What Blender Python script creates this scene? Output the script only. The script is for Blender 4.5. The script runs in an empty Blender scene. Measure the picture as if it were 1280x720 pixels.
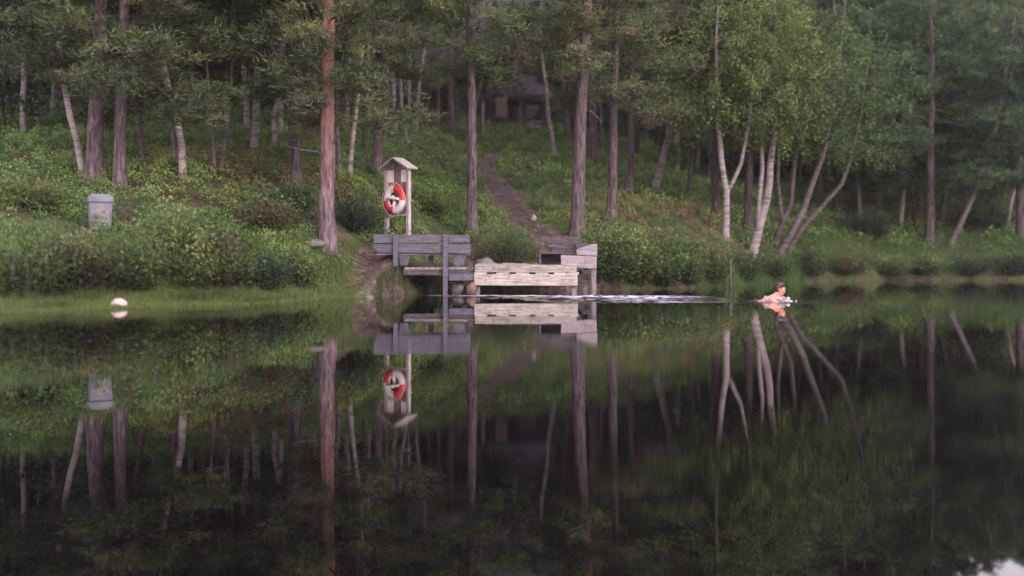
import bpy, bmesh, math, random
import numpy as np
from mathutils import Vector, Matrix

RNG = np.random.default_rng(11)
random.seed(5)
scene = bpy.context.scene
COL = scene.collection
R = math.radians
CAM_H, FPX, HY, CX = 0.80, 1500.0, 320.0, 640.0     # lens in photo pixels, horizon row

# ------------------------------------------------------------------ helpers
def at(px, py, d):
    return Vector(((px - CX) / FPX * d, d, CAM_H + (HY - py) / FPX * d))

def tag(o, label=None, cat=None, group=None, kind=None):
    if label: o['label'] = label
    if cat: o['category'] = cat
    if group: o['group'] = group
    if kind: o['kind'] = kind
    return o

def empty(name, loc=(0, 0, 0), rz=0):
    o = bpy.data.objects.new(name, None); COL.objects.link(o)
    o.location = loc; o.rotation_euler = (0, 0, rz); o.empty_display_size = 0.2
    return o

def link_mesh(name, me, mat, parent=None, smooth=False):
    o = bpy.data.objects.new(name, me); COL.objects.link(o)
    if mat: me.materials.append(mat)
    if parent: o.parent = parent
    if smooth:
        me.polygons.foreach_set('use_smooth', np.ones(len(me.polygons), dtype=bool))
    return o

class MB:
    """collects pieces of one mesh"""
    def __init__(s): s.v = []; s.f = []; s.m = []
    def add(s, vs, fs, mi=0):
        b = len(s.v); s.v += [tuple(v) for v in vs]
        s.f += [tuple(i + b for i in f) for f in fs]; s.m += [mi] * len(fs)
    def box(s, x0, x1, y0, y1, z0, z1, M=None, mi=0):
        vs = [Vector(p) for p in ((x0,y0,z0),(x1,y0,z0),(x1,y1,z0),(x0,y1,z0),(x0,y0,z1),(x1,y0,z1),(x1,y1,z1),(x0,y1,z1))]
        if M: vs = [M @ v for v in vs]
        s.add(vs, [(0,3,2,1),(4,5,6,7),(0,1,5,4),(1,2,6,5),(2,3,7,6),(3,0,4,7)], mi)
    def prism(s, poly_xz, y0, y1, mi=0):
        n = len(poly_xz)
        vs = [(x, y0, z) for x, z in poly_xz] + [(x, y1, z) for x, z in poly_xz]
        fs = [tuple(range(n)), tuple(range(2*n-1, n-1, -1))] + [(i, i+n, (i+1) % n + n, (i+1) % n) for i in range(n)]
        s.add(vs, fs, mi)
    def tube(s, pts, rad, sides=8, mi=0, cap=True, wob=0.0):
        pts = [Vector(p) for p in pts]; n = len(pts); vs = []
        up = Vector((0.3, 1, 0.1)).normalized()
        for i, p in enumerate(pts):
            t = (pts[min(i+1, n-1)] - pts[max(i-1, 0)]).normalized()
            a = t.cross(up)
            if a.length < 1e-3: a = t.cross(Vector((1, 0, 0)))
            a.normalize(); b = t.cross(a); up = b.cross(t) if False else up
            for k in range(sides):
                an = 2*math.pi*k/sides
                r = rad[i] * (1 + wob*math.sin(3*an + i*1.7 + pts[0].x*9) + wob*random.uniform(-.5, .5))
                vs.append(p + a*math.cos(an)*r + b*math.sin(an)*r)
        fs = []
        for i in range(n-1):
            for k in range(sides):
                k2 = (k+1) % sides
                fs.append((i*sides+k, i*sides+k2, (i+1)*sides+k2, (i+1)*sides+k))
        if cap:
            fs.append(tuple(range(sides))[::-1]); fs.append(tuple((n-1)*sides+k for k in range(sides)))
        s.add(vs, fs, mi)
    def build(s, name, mats, parent=None, smooth=False, bevel=0):
        me = bpy.data.meshes.new(name); me.from_pydata(s.v, [], s.f)
        ml = mats if isinstance(mats, (list, tuple)) else [mats]
        for m in ml[1:] if False else []: pass
        o = link_mesh(name, me, None, parent)
        for m in ml: me.materials.append(m)
        if len(ml) > 1: me.polygons.foreach_set('material_index', s.m)
        bm = bmesh.new(); bm.from_mesh(me); bmesh.ops.recalc_face_normals(bm, faces=bm.faces); bm.to_mesh(me); bm.free()
        if smooth: me.polygons.foreach_set('use_smooth', np.ones(len(me.polygons), dtype=bool))
        if bevel:
            b = o.modifiers.new('bevel', 'BEVEL'); b.width = bevel; b.segments = 2; b.limit_method = 'ANGLE'
        return o

def unit(a): return a / np.maximum(np.linalg.norm(a, axis=-1, keepdims=True), 1e-9)

def rand_dirs(n, rng, zmin=-1.0):
    z = rng.uniform(zmin, 1, n); a = rng.uniform(0, 2*np.pi, n); r = np.sqrt(1 - z*z)
    return np.stack([r*np.cos(a), r*np.sin(a), z], 1)

def leaf_mesh(name, P, D, L, W, colors, mat, parent=None, rng=RNG, rhomb=True):
    """many separate leaf-shaped quads: start P, direction D, length L, width W"""
    n = len(P); D = unit(D)
    S = unit(np.cross(D, rand_dirs(n, rng)))
    L = np.broadcast_to(np.asarray(L, float).reshape(-1, 1), (n, 1)); W = np.broadcast_to(np.asarray(W, float).reshape(-1, 1), (n, 1))
    Nn = np.cross(D, S)
    V = np.empty((n, 4, 3))
    if rhomb:
        V[:, 0] = P; V[:, 1] = P + D*L*.5 + S*W*.5 + Nn*L*.06; V[:, 2] = P + D*L - Nn*L*.1; V[:, 3] = P + D*L*.5 - S*W*.5 + Nn*L*.06
    else:
        V[:, 0] = P - S*W*.5; V[:, 1] = P + S*W*.5; V[:, 2] = P + D*L + S*W*.12; V[:, 3] = P + D*L - S*W*.12
    me = bpy.data.meshes.new(name)
    me.vertices.add(4*n); me.vertices.foreach_set('co', V.reshape(-1).astype(np.float32))
    me.loops.add(4*n); me.loops.foreach_set('vertex_index', np.arange(4*n, dtype=np.int32))
    me.polygons.add(n); me.polygons.foreach_set('loop_start', np.arange(0, 4*n, 4, dtype=np.int32))
    me.update(calc_edges=True)
    if colors is not None:
        ca = me.color_attributes.new('Col', 'FLOAT_COLOR', 'POINT')
        c4 = np.ones((n, 4, 4), np.float32); c4[:, :, :3] = np.asarray(colors)[:, None, :]
        ca.data.foreach_set('color', c4.reshape(-1))
    return link_mesh(name, me, mat, parent)

# ------------------------------------------------------------------ materials
def new_mat(name):
    m = bpy.data.materials.new(name); m.use_nodes = True
    nt = m.node_tree; nt.nodes.clear()
    out = nt.nodes.new('ShaderNodeOutputMaterial'); return m, nt, out
def N(nt, t, **kw):
    n = nt.nodes.new(t)
    for k, v in kw.items():
        if k in n.inputs: n.inputs[k].default_value = v
        else: setattr(n, k, v)
    return n
def ramp(nt, fac, stops):
    r = nt.nodes.new('ShaderNodeValToRGB'); e = r.color_ramp.elements
    while len(e) < len(stops): e.new(0.5)
    for i, (p, c) in enumerate(stops): e[i].position = p; e[i].color = (*c, 1)
    nt.links.new(fac, r.inputs[0]); return r.outputs[0]
def noise(nt, scale, detail=4, vec=None, rough=.55, sc=(1, 1, 1), coord='Object', dist=0):
    if vec is None:
        tc = nt.nodes.new('ShaderNodeTexCoord'); vec = tc.outputs[coord]
    mp = N(nt, 'ShaderNodeMapping'); mp.inputs['Scale'].default_value = sc
    nt.links.new(vec, mp.inputs['Vector'])
    n = N(nt, 'ShaderNodeTexNoise', Scale=scale, Detail=detail, Roughness=rough, Distortion=dist)
    nt.links.new(mp.outputs[0], n.inputs['Vector']); return n.outputs['Fac']
def mixc(nt, fac, a, b, mode='MIX'):
    m = nt.nodes.new('ShaderNodeMix'); m.data_type = 'RGBA'; m.blend_type = mode
    for inp, v in ((m.inputs[0], fac), (m.inputs[6], a), (m.inputs[7], b)):
        if isinstance(v, (int, float)): inp.default_value = v
        elif isinstance(v, tuple): inp.default_value = (*v, 1)
        else: nt.links.new(v, inp)
    return m.outputs[2]
def bump(nt, h, strength=.4, dist=.02):
    b = N(nt, 'ShaderNodeBump', Strength=strength, Distance=dist); nt.links.new(h, b.inputs['Height']); return b.outputs[0]

def surf(name, build, rough=.8, spec=.25, bump_of=None):
    m, nt, out = new_mat(name); p = N(nt, 'ShaderNodeBsdfPrincipled', Roughness=rough)
    p.inputs['Specular IOR Level'].default_value = spec
    c, h = build(nt)
    if isinstance(c, tuple): p.inputs['Base Color'].default_value = (*c, 1)
    else: nt.links.new(c, p.inputs['Base Color'])
    if h is not None: nt.links.new(h, p.inputs['Normal'])
    nt.links.new(p.outputs[0], out.inputs[0]); return m

def leaf_mat(name, tint=(1, 1, 1), trans=.3, rough=.6):
    m, nt, out = new_mat(name)
    at_ = N(nt, 'ShaderNodeAttribute', attribute_name='Col')
    oi = N(nt, 'ShaderNodeObjectInfo')
    v = ramp(nt, oi.outputs['Random'], [(0, (.75, .78, .8)), (1, (1.25, 1.2, 1.15))])
    c = mixc(nt, 1.0, at_.outputs['Color'], v, 'MULTIPLY')
    c = mixc(nt, 1.0, c, tint, 'MULTIPLY')
    p = N(nt, 'ShaderNodeBsdfPrincipled', Roughness=rough); p.inputs['Specular IOR Level'].default_value = .25
    t = N(nt, 'ShaderNodeBsdfTranslucent'); mx = N(nt, 'ShaderNodeMixShader', Fac=trans)
    nt.links.new(c, p.inputs['Base Color']); nt.links.new(c, t.inputs[0])
    nt.links.new(p.outputs[0], mx.inputs[1]); nt.links.new(t.outputs[0], mx.inputs[2]); nt.links.new(mx.outputs[0], out.inputs[0])
    return m

def b_pine(nt, z0=6.2, z1=9.5, lo_k=.62):
    tc = N(nt, 'ShaderNodeTexCoord'); sep = N(nt, 'ShaderNodeSeparateXYZ'); nt.links.new(tc.outputs['Object'], sep.inputs[0])
    n1 = noise(nt, 17, 6, sc=(1, 1, .2), dist=.6); n2 = noise(nt, 2.2, 3)
    lo = ramp(nt, n1, [(.3, tuple(lo_k*v for v in (.04, .03, .04))), (.5, tuple(lo_k*v for v in (.16, .115, .135))), (.72, tuple(lo_k*v for v in (.34, .25, .28)))])
    hi = ramp(nt, n1, [(.3, (.12, .055, .045)), (.7, (.38, .175, .14))])
    ma = N(nt, 'ShaderNodeMath', operation='MULTIPLY_ADD'); nt.links.new(n2, ma.inputs[0]); ma.inputs[1].default_value = 2.4; nt.links.new(sep.outputs[2], ma.inputs[2])
    mr = N(nt, 'ShaderNodeMapRange'); nt.links.new(ma.outputs[0], mr.inputs[0]); mr.inputs[1].default_value = z0; mr.inputs[2].default_value = z1
    return mixc(nt, mr.outputs[0], lo, hi), bump(nt, n1, .9, .05)
def b_birch(nt):
    n1 = noise(nt, 3.5, 5, sc=(1, 1, 5)); n2 = noise(nt, 1.3, 3)
    c = ramp(nt, n1, [(.36, (.04, .03, .035)), (.47, (.3, .25, .26)), (.7, (.58, .48, .48))])
    return mixc(nt, n2, c, (.2, .165, .175)), bump(nt, n1, .4, .02)
def b_dark(nt):
    n1 = noise(nt, 6, 5, sc=(1, 1, .3))
    return ramp(nt, n1, [(.3, (.05, .04, .045)), (.7, (.16, .125, .14))]), bump(nt, n1, .6, .03)
M_PINE = surf('pine_bark', b_pine); M_PINED = surf('dark_pine_bark', lambda nt: b_pine(nt, 60, 70, .45)); M_PINERED = surf('red_pine_bark', lambda nt: b_pine(nt, 1.8, 5.4, .95)); M_BIRCH = surf('birch_bark', b_birch); M_BIRCHD = surf('dull_birch_bark', lambda nt: (mixc(nt, 1.0, b_birch(nt)[0], (.42, .4, .42), 'MULTIPLY'), None)); M_BRANCH = surf('branch_bark', lambda nt: (ramp(nt, noise(nt, 7, 4), [(.3, (.035, .025, .025)), (.7, (.1, .07, .065))]), None)); M_TWIG = surf('twig_bark', b_dark)
M_NEEDLE = leaf_mat('pine_needles', trans=.2); M_LEAF = leaf_mat('leaves', trans=.35)

def wood(name, a, b, c, axis_sc=(.6, 8, 8), stain=None):
    def f(nt):
        n1 = noise(nt, 5, 6, sc=axis_sc, dist=.3); n2 = noise(nt, 2.3, 4); n3 = noise(nt, 14, 4)
        k = ramp(nt, n1, [(.28, a), (.5, b), (.75, c)])
        if stain: k = mixc(nt, ramp(nt, n2, [(.48, (0, 0, 0)), (.68, (.75, .75, .75))]), k, stain)
        k = mixc(nt, ramp(nt, n3, [(.25, (.5, .5, .5)), (.5, (0, 0, 0))]), k, tuple(.35*x for x in a))
        return k, bump(nt, n1, .5, .01)
    return surf(name, f, .75)
M_WGREY = wood('grey_weathered_wood', (.065, .057, .078), (.125, .108, .15), (.2, .175, .235))
M_WPALE = wood('pale_weathered_wood', (.18, .15, .145), (.44, .385, .365), (.6, .53, .51), stain=(.24, .21, .16))
M_WDARK = wood('dark_wood', (.035, .028, .035), (.09, .07, .085), (.16, .13, .15))  # darker wood tone for under, rear and inner parts
M_WPOST = wood('post_wood', (.13, .11, .125), (.24, .205, .225), (.34, .3, .32), (8, 8, .6))
M_WPINK = wood('side_panel_wood', (.17, .145, .155), (.3, .25, .27), (.42, .36, .385))
M_WBROWN = wood('brown_wood', (.16, .09, .08), (.3, .18, .16), (.42, .27, .24), (8, 8, .6))
def b_rock(c0, c1):
    def f(nt):
        n1 = noise(nt, 4, 6); return ramp(nt, n1, [(.3, c0), (.7, c1)]), bump(nt, n1, .6, .04)
    return f
M_ROCK = surf('grey_rock', b_rock((.06, .052, .055), (.2, .175, .18)))
M_ROCKW = surf('pale_rock', b_rock((.6, .48, .48), (.88, .74, .74)))
M_ROCKR = surf('reddish_rock', b_rock((.09, .055, .045), (.24, .15, .125)))
M_CONC = surf('bin_concrete', lambda nt: (ramp(nt, noise(nt, 6, 5), [(.3, (.12, .125, .165)), (.7, (.22, .225, .28))]), None))
M_CONC2 = surf('bin_liner', lambda nt: (ramp(nt, noise(nt, 9, 5), [(.3, (.16, .14, .155)), (.7, (.3, .26, .28))]), None))
M_WHITE = surf('white_plastic', lambda nt: (ramp(nt, noise(nt, 5, 4), [(.3, (.72, .66, .66)), (.7, (.88, .8, .8))]), None), .45, .5)
M_RED = surf('red_plastic', lambda nt: (ramp(nt, noise(nt, 5, 4), [(.3, (.5, .02, .04)), (.7, (.72, .045, .07))]), None), .45, .5)
M_ROPE = surf('rope', lambda nt: ((.6, .5, .45), None))
M_GREEN = surf('green_cap', lambda nt: ((.04, .16, .13), None))
M_BLACK = surf('tarred_roof', lambda nt: (ramp(nt, noise(nt, 8, 4), [(.3, (.006, .005, .008)), (.7, (.02, .016, .024))]), None))
M_SKIN = surf('skin', lambda nt: (ramp(nt, noise(nt, 14, 3), [(.3, (.5, .19, .14)), (.7, (.66, .29, .22))]), None), .45, .5)
M_HAIR = surf('wet_hair', lambda nt: ((.05, .018, .02), None), .4, .5)
M_EYE = surf('eye', lambda nt: ((.02, .015, .015), None), .3, .5)

# ------------------------------------------------------------------ terrain function
SX = np.array([-600,-100,-60,-30,-12,-7.2,-5.9,-4.4,-3.3,-2.8,-2.35,-1.9,-1.4,0,1.5,2.2,4.1,5.9,7.3,8.8,12,17.3,30,60,100,600.])
SY = np.array([-80,-60,-25, 5, 15.2,16.8,18.1,19.7,22.2,23.3,24.6,26.2,27,27.4,27.7,28,29.4,31.8,34,36.5,39,40.5,40,30,-15,-60.])
PT = np.array([-60,-15,-4,-1,0,.25,.6,1,2,4,8,12,20,35,56,80,120,150,300,900.])
PC = np.array([-3,-2.2,-1.1,-.35,-.03,.3,.55,.8,1.25,1.85,2.8,3.5,4.85,6.9,9.4,11,15,20,48,90.])
PL = np.array([-3,-1.6,-.5,-.13,-.02,.02,.045,.08,.2,1.12,2.45,3.35,4.85,6.9,9.4,11,15,20,48,90.])
def wav(x, y, s, ph):
    return (np.sin(x*s + ph) * np.cos(y*s*1.13 + 2*ph) + .6*np.sin(x*s*2.3 - y*s*1.7 + ph*3) + .35*np.sin(y*s*4.1 + x*s*3.3 + ph))/1.95
def shore(x): return np.interp(x, SX, SY) + .18*np.sin(x*2.1) * (np.abs(x+1) > 3)
def hgt(x, y):
    x = np.asarray(x, float); y = np.asarray(y, float)
    t = y - shore(x)
    w = np.clip((-2.3 - x) / .9, 0, 1); w = w*w*(3-2*w)
    z = np.interp(t, PT, PC)*(1-w) + np.interp(t, PT, PL)*w
    k = np.clip((t-.5)/4, 0, 1)
    z = z + k*(.14*wav(x, y, .55, .7) + .05*wav(x, y, 2.1, 1.9)) + np.clip((t-20)/30, 0, 1)*.5*wav(x, y, .09, 2.2)
    return z
def hz(x, y): return float(hgt(x, y))
def ground_hit(px, py, d0=15, d1=160):
    d = np.arange(d0, d1, .05)
    x = (px-CX)/FPX*d; z = CAM_H + (HY-py)/FPX*d
    k = np.nonzero(hgt(x, d) >= z)[0]
    dd = float(d[k[0]]) if len(k) else 90.0
    return Vector(((px-CX)/FPX*dd, dd, hz((px-CX)/FPX*dd, dd)))

# the trodden path, from the jetty up the slope
PATH = [(Vector((1.3, 27.75, 0)), .42)] + [(ground_hit(px, py), w) for px, py, w in
        ((694, 308, .26), (668, 286, .28), (645, 268, .42), (630, 248, .38), (617, 230, .3), (606, 211, .22), (614, 200, .14), (634, 190, .13), (655, 180, .15), (660, 170, .15))]
def path_pts():
    out = []
    for (a, wa), (b, wb) in zip(PATH[:-1], PATH[1:]):
        for k in range(8):
            u = k/8; out.append((a.x*(1-u)+b.x*u, a.y*(1-u)+b.y*u, wa*(1-u)+wb*u))
    out.append((PATH[-1][0].x, PATH[-1][0].y, PATH[-1][1])); 
    A = np.array(out)
    for _ in range(6): A[1:-1] = (A[:-2] + 2*A[1:-1] + A[2:])/4
    return A
PP = path_pts()
PL2 = np.array([(-22, 21.5, .5), (-10.0, 23.1, .5), (-9.3, 23.2, .4)])     # end of a side path on the left
def path_dist(x, y):
    best = np.full(np.shape(x), 99.)
    for A in (PP, PL2):
        for (x0, y0, w0), (x1, y1, w1) in zip(A[:-1], A[1:]):
            dx, dy = x1-x0, y1-y0; u = np.clip(((x-x0)*dx+(y-y0)*dy)/(dx*dx+dy*dy+1e-9), 0, 1)
            d = np.hypot(x-x0-u*dx, y-y0-u*dy) - (w0+(w1-w0)*u)
            best = np.minimum(best, d)
    return best
def dirt(x, y):
    """bare earth: bank beside the jetty, terrace by the pine, path edge"""
    a = np.exp(-(((x+2.75)/.75)**2 + ((y-24.7)/1.1)**2)**2)
    b = np.exp(-(((x+3.4)/1.0)**2 + ((y-25.7)/.55)**2)**2)
    c = np.exp(-(((x+1.4)/1.5)**2 + ((y-28.3)/.5)**2)**2)*.6
    d = np.exp(-np.maximum(path_dist(x, y)-.02, 0)**2/.03)
    e = np.exp(-(((x-1.3)/.6)**2 + ((y-28.0)/.3)**2)**2)
    return np.clip(np.maximum.reduce([a, b, c, d, e]) + .25*wav(x, y, 3.1, .3)*(a+b+c > .1), 0, 1)

def grid_mesh(name, xs, ys, zf, mat, attrs=None):
    X, Y = np.meshgrid(xs, ys); Z = zf(X, Y); nx, ny = len(xs), len(ys)
    V = np.stack([X, Y, Z], -1).reshape(-1, 3).astype(np.float32)
    i = np.arange((ny-1)*(nx-1)); r, c = i//(nx-1), i % (nx-1)
    F = np.stack([r*nx+c, r*nx+c+1, (r+1)*nx+c+1, (r+1)*nx+c], 1).astype(np.int32)
    me = bpy.data.meshes.new(name)
    me.vertices.add(len(V)); me.vertices.foreach_set('co', V.reshape(-1))
    me.loops.add(F.size); me.loops.foreach_set('vertex_index', F.reshape(-1))
    me.polygons.add(len(F)); me.polygons.foreach_set('loop_start', np.arange(0, F.size, 4, dtype=np.int32)); me.update(calc_edges=True)
    for k, fn in (attrs or {}).items():
        a = me.attributes.new(k, 'FLOAT', 'POINT'); a.data.foreach_set('value', fn(X, Y).reshape(-1).astype(np.float32))
    return link_mesh(name, me, mat, None, True)

def b_ground(nt):
    a = N(nt, 'ShaderNodeAttribute', attribute_name='dirt'); g = N(nt, 'ShaderNodeAttribute', attribute_name='lawn')
    n1 = noise(nt, 1.1, 6); n2 = noise(nt, 9, 6); n3 = noise(nt, .35, 3)
    green = ramp(nt, n2, [(.3, (.04, .06, .022)), (.55, (.08, .11, .04)), (.75, (.12, .14, .06))])
    brown = ramp(nt, n2, [(.3, (.03, .02, .018)), (.7, (.1, .065, .055))])
    base = mixc(nt, ramp(nt, n1, [(.4, (0, 0, 0)), (.62, (1, 1, 1))]), green, brown)
    earth = ramp(nt, n2, [(.3, (.04, .025, .025)), (.5, (.12, .078, .078)), (.75, (.26, .195, .19))])
    lawn = ramp(nt, n2, [(.3, (.055, .075, .025)), (.7, (.13, .16, .055))])
    c = mixc(nt, g.outputs['Fac'], base, lawn)
    return mixc(nt, a.outputs['Fac'], c, earth), bump(nt, n2, .8, .08)
M_GROUND = surf('forest_floor', b_ground, .95, .1)
def cc(*parts): return np.unique(np.concatenate([np.arange(a, b, s) for a, b, s in parts] + [[parts[-1][1]]]))
def lawn(x, y):
    t = y - shore(x); return np.clip((-2.6-x)/.6, 0, 1)*np.clip(1-(t-2.3)/.5, 0, 1)*(t > -1)
ground = grid_mesh('ground', cc((-900, -100, 60), (-100, -30, 6), (-30, -12, 1), (-12, 14, .2), (14, 40, .8), (40, 110, 6), (110, 900, 60)),
                   cc((-120, 0, 12), (0, 14, 2), (14, 35, .2), (35, 60, .7), (60, 160, 4), (160, 900, 40)), hgt, M_GROUND, {'dirt': dirt, 'lawn': lawn})
tag(ground, 'wooded slope rising from the lake with mossy forest floor', None, kind='structure')

def b_path(nt):
    n1 = noise(nt, 3.5, 6, sc=(.6, 2.2, 1)); n2 = noise(nt, 14, 5)
    c = ramp(nt, n1, [(.32, (.028, .019, .018)), (.52, (.085, .062, .062)), (.76, (.21, .165, .17))])
    return mixc(nt, ramp(nt, n2, [(.35, (.6, .6, .6)), (.6, (0, 0, 0))]), c, (.07, .05, .045)), bump(nt, n1, .9, .08)
M_PATH = surf('path_earth', b_path, .9, .15)
def ribbon(A, name, label):
    m = MB(); vs = []; K = 9
    for i in range(len(A)):
        j0, j1 = max(i-1, 0), min(i+1, len(A)-1)
        t = Vector((A[j1][0]-A[j0][0], A[j1][1]-A[j0][1])).normalized(); n = Vector((-t.y, t.x))
        for k in range(K):
            o = (k/(K-1)*2-1)*A[i][2]*(1+.12*math.sin(i*1.3+k)); x, y = A[i][0]+n.x*o, A[i][1]+n.y*o
            vs.append((x, y, hz(x, y)+.03-.06*(abs(k-(K-1)/2)/((K-1)/2))**4+.02*math.sin(i*2.1+k*1.7)))
    fs = [(i*K+k, i*K+k+1, (i+1)*K+k+1, (i+1)*K+k) for i in range(len(A)-1) for k in range(K-1)]
    m.add(vs, fs); o = m.build(name, M_PATH, None, True); tag(o, label, None, kind='structure')
def dense(A, n): 
    t = np.linspace(0, 1, len(A)); u = np.linspace(0, 1, n); return np.stack([np.interp(u, t, A[:, k]) for k in range(3)], 1)
ribbon(dense(PP, 110), 'path', 'trodden stony path climbing from the jetty into the wood')
ribbon(dense(PL2, 60), 'path', 'end of pale gravel path at the left edge')

# ------------------------------------------------------------------ water
def b_water():
    m, nt, out = new_mat('lake_water'); p = N(nt, 'ShaderNodeBsdfPrincipled', Roughness=.0, IOR=1.33)
    p.inputs['Base Color'].default_value = (.002, .0015, .0025, 1)
    tc = N(nt, 'ShaderNodeTexCoord'); vec = tc.outputs['Object']
    calm = noise(nt, 1.0, 1, vec, sc=(.3, 1.5, 1)); fine = noise(nt, 5.5, 3, vec, sc=(.7, 1.7, 1)); patch = noise(nt, .16, 3, vec)
    b1 = N(nt, 'ShaderNodeBump', Strength=1, Distance=.0007); nt.links.new(calm, b1.inputs['Height'])
    ma = N(nt, 'ShaderNodeMath', operation='MULTIPLY'); nt.links.new(fine, ma.inputs[0])
    mr = N(nt, 'ShaderNodeMapRange'); nt.links.new(patch, mr.inputs[0]); mr.inputs[1].default_value = .48; mr.inputs[2].default_value = .62; nt.links.new(mr.outputs[0], ma.inputs[1])
    b2 = N(nt, 'ShaderNodeBump', Strength=1, Distance=.0009); nt.links.new(ma.outputs[0], b2.inputs['Height']); nt.links.new(b1.outputs[0], b2.inputs['Normal'])
    b3 = b2
    nt.links.new(b3.outputs[0], p.inputs['Normal'])
    fo = N(nt, 'ShaderNodeAttribute', attribute_name='foam_and_glint'); fn = noise(nt, 11, 5, vec, sc=(.5, 1, 1))
    fr = ramp(nt, fn, [(.4, (0, 0, 0)), (.54, (1, 1, 1))]); fm = N(nt, 'ShaderNodeMath', operation='MULTIPLY'); nt.links.new(fo.outputs['Fac'], fm.inputs[0]); nt.links.new(fr, fm.inputs[1])
    df = N(nt, 'ShaderNodeBsdfDiffuse'); df.inputs[0].default_value = (.6, .56, .7, 1); mxs = N(nt, 'ShaderNodeMixShader')  # pale lavender diffuse: foam flecks plus sky glint put into the colour
    nt.links.new(fm.outputs[0], mxs.inputs[0]); nt.links.new(p.outputs[0], mxs.inputs[1]); nt.links.new(df.outputs[0], mxs.inputs[2]); nt.links.new(mxs.outputs[0], out.inputs[0]); return m
def froth_and_glint(x, y):  # where foam and painted sky glint whiten the chop
    def reg(cx, cy, rx, ry, a):
        q = np.hypot((x-cx)/rx, (y-cy)/ry); k = np.clip((1-q)/(1-a), 0, 1); return k*k*(3-2*k)
    A = np.maximum.reduce([reg(2.2, 23.4, 2.0, 1.3, .4), .75*reg(.1, 24.0, 2.0, .7, .3), .9*reg(2.7, 20.9, 1.5, .22, .2), .45*reg(2.3, 21.9, 1.7, .8, .3), .5*reg(-1.4, 24.4, 1.1, .25, .2)])
    return np.clip(A*(.8+.3*np.sin(x*2.1+y*4.2)+.25*np.sin(x*5.3-y*9.7)), 0, .85)
def ripples(x, y):
    """real waves: chop where the bather set off in front of the jetty, and a spreading wake behind the bather"""
    def reg(cx, cy, rx, ry, a): 
        q = np.hypot((x-cx)/rx, (y-cy)/ry); k = np.clip((1-q)/(1-a), 0, 1); return k*k*(3-2*k)
    A = np.maximum.reduce([reg(2.2, 22.5, 2.3, 2.2, .5), .8*reg(.1, 23.6, 2.3, 1.1, .3), .45*reg(-1.2, 24.4, 1.2, .35, .2)])
    ph = x*0
    rg = np.random.default_rng(4)
    for i in range(16):
        kx, ky = rg.normal(0, 7), rg.choice([-1, 1])*rg.uniform(9, 26); ph = ph + np.sin(kx*x+ky*y+rg.uniform(0, 6.3))*8/(abs(ky)+8)
    z = A*.016*ph*(.6+.6*np.sin(x*2.3+y*3.1)**2)
    bx, by = (970-CX)/FPX*21.0, 21.0
    rr = np.hypot(x-bx+.1, y-by); z = z + .006*np.exp(-((rr-.5)/.35)**2)*np.sin(rr*34)
    ang = np.abs((y-by)-.28*(x-bx)*-1); z = z + .004*np.exp(-(ang/.12)**2)*np.clip(-(x-bx)/1.0, 0, 1)*np.clip((2.6+(x-bx))/1, 0, 1)*np.sin((x-bx)*20+y*9)
    return z
lake = grid_mesh('lake', cc((-900, -60, 280), (-60, -4, 7), (-4, 6.4, .035), (6.4, 60, 6.7), (60, 900, 280)), cc((-400, 0, 100), (0, 19, 1), (19, 25.6, .035), (25.6, 120, 10)), ripples, b_water(), {'foam_and_glint': froth_and_glint})
tag(lake, 'dark still lake mirroring the wood', None, kind='structure')

# ------------------------------------------------------------------ jetty
D0 = 25.0
def X(px, d=D0): return (px-CX)/FPX*d
def Z(py, d=D0): return CAM_H+(HY-py)/FPX*d

def main_jetty():
    t = empty('jetty', (X(657), 25.0, -.045)); tag(t, 'pale weathered plank jetty with slotted front boards standing over the water', 'jetty')
    ox = X(657); x0, x1 = X(593)-ox, X(721)-ox
    zt = .655
    m = MB(); n = 15; w = (x1-x0)/n
    for i in range(n):
        a = random.uniform(-.004, .004)
        M = Matrix.Translation((0, 0, zt)) @ Matrix.Rotation(R(.5)+a, 4, 'X')
        m.box(x0+i*w+.004, x0+(i+1)*w-.004, .032, 2.75, -.04, random.uniform(-.002, .004), M)
    m.build('deck', wood('deck_planks', (.17, .145, .14), (.35, .305, .3), (.5, .44, .44), (8, .6, 8)), t, bevel=.004)
    m = MB(); m.prism([(x0, .505), (x1-.01, .5), (x1, .655), (x1-.5, .662), (x0+.55, .668), (x0+.02, .645)], -.02, .03)
    f = m.build('front_board', wood('stained_plank', (.13, .11, .1), (.32, .28, .265), (.5, .44, .43), stain=(.17, .15, .11)), t, bevel=.005); 
    m = MB(); m.prism([(x0+.0, .235), (x1+.02, .225), (x1+.012, .462), (x0+.0, .475)], -.028, .022); m.build('front_board', M_WPALE, t, bevel=.005)
    for px in (601, 629, 653.5, 678, 701, 716):       # spacers between the two boards leave slots
        xx = X(px)-ox; m = MB(); m.box(xx-.14, xx+.13, -.012, .02, .463, .504); m.build('spacer', M_WPALE, t)
    for px, d, w_ in ((597, .09, .05), (718, .09, .05), (630, 1.9, .06), (662, 1.4, .05), (700, 1.8, .06)):
        xx = X(px)-ox; m = MB(); m.box(xx-w_, xx+w_, d, d+.1, -.9, .6); m.build('post', M_WPOST if px in (597, 718) else M_WDARK, t, bevel=.006)
    for yy in (1.0, 2.0):
        m = MB(); m.box(x0+.05, x1-.05, yy, yy+.08, .42, .6); m.build('beam', M_WDARK, t)
main_jetty()

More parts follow.
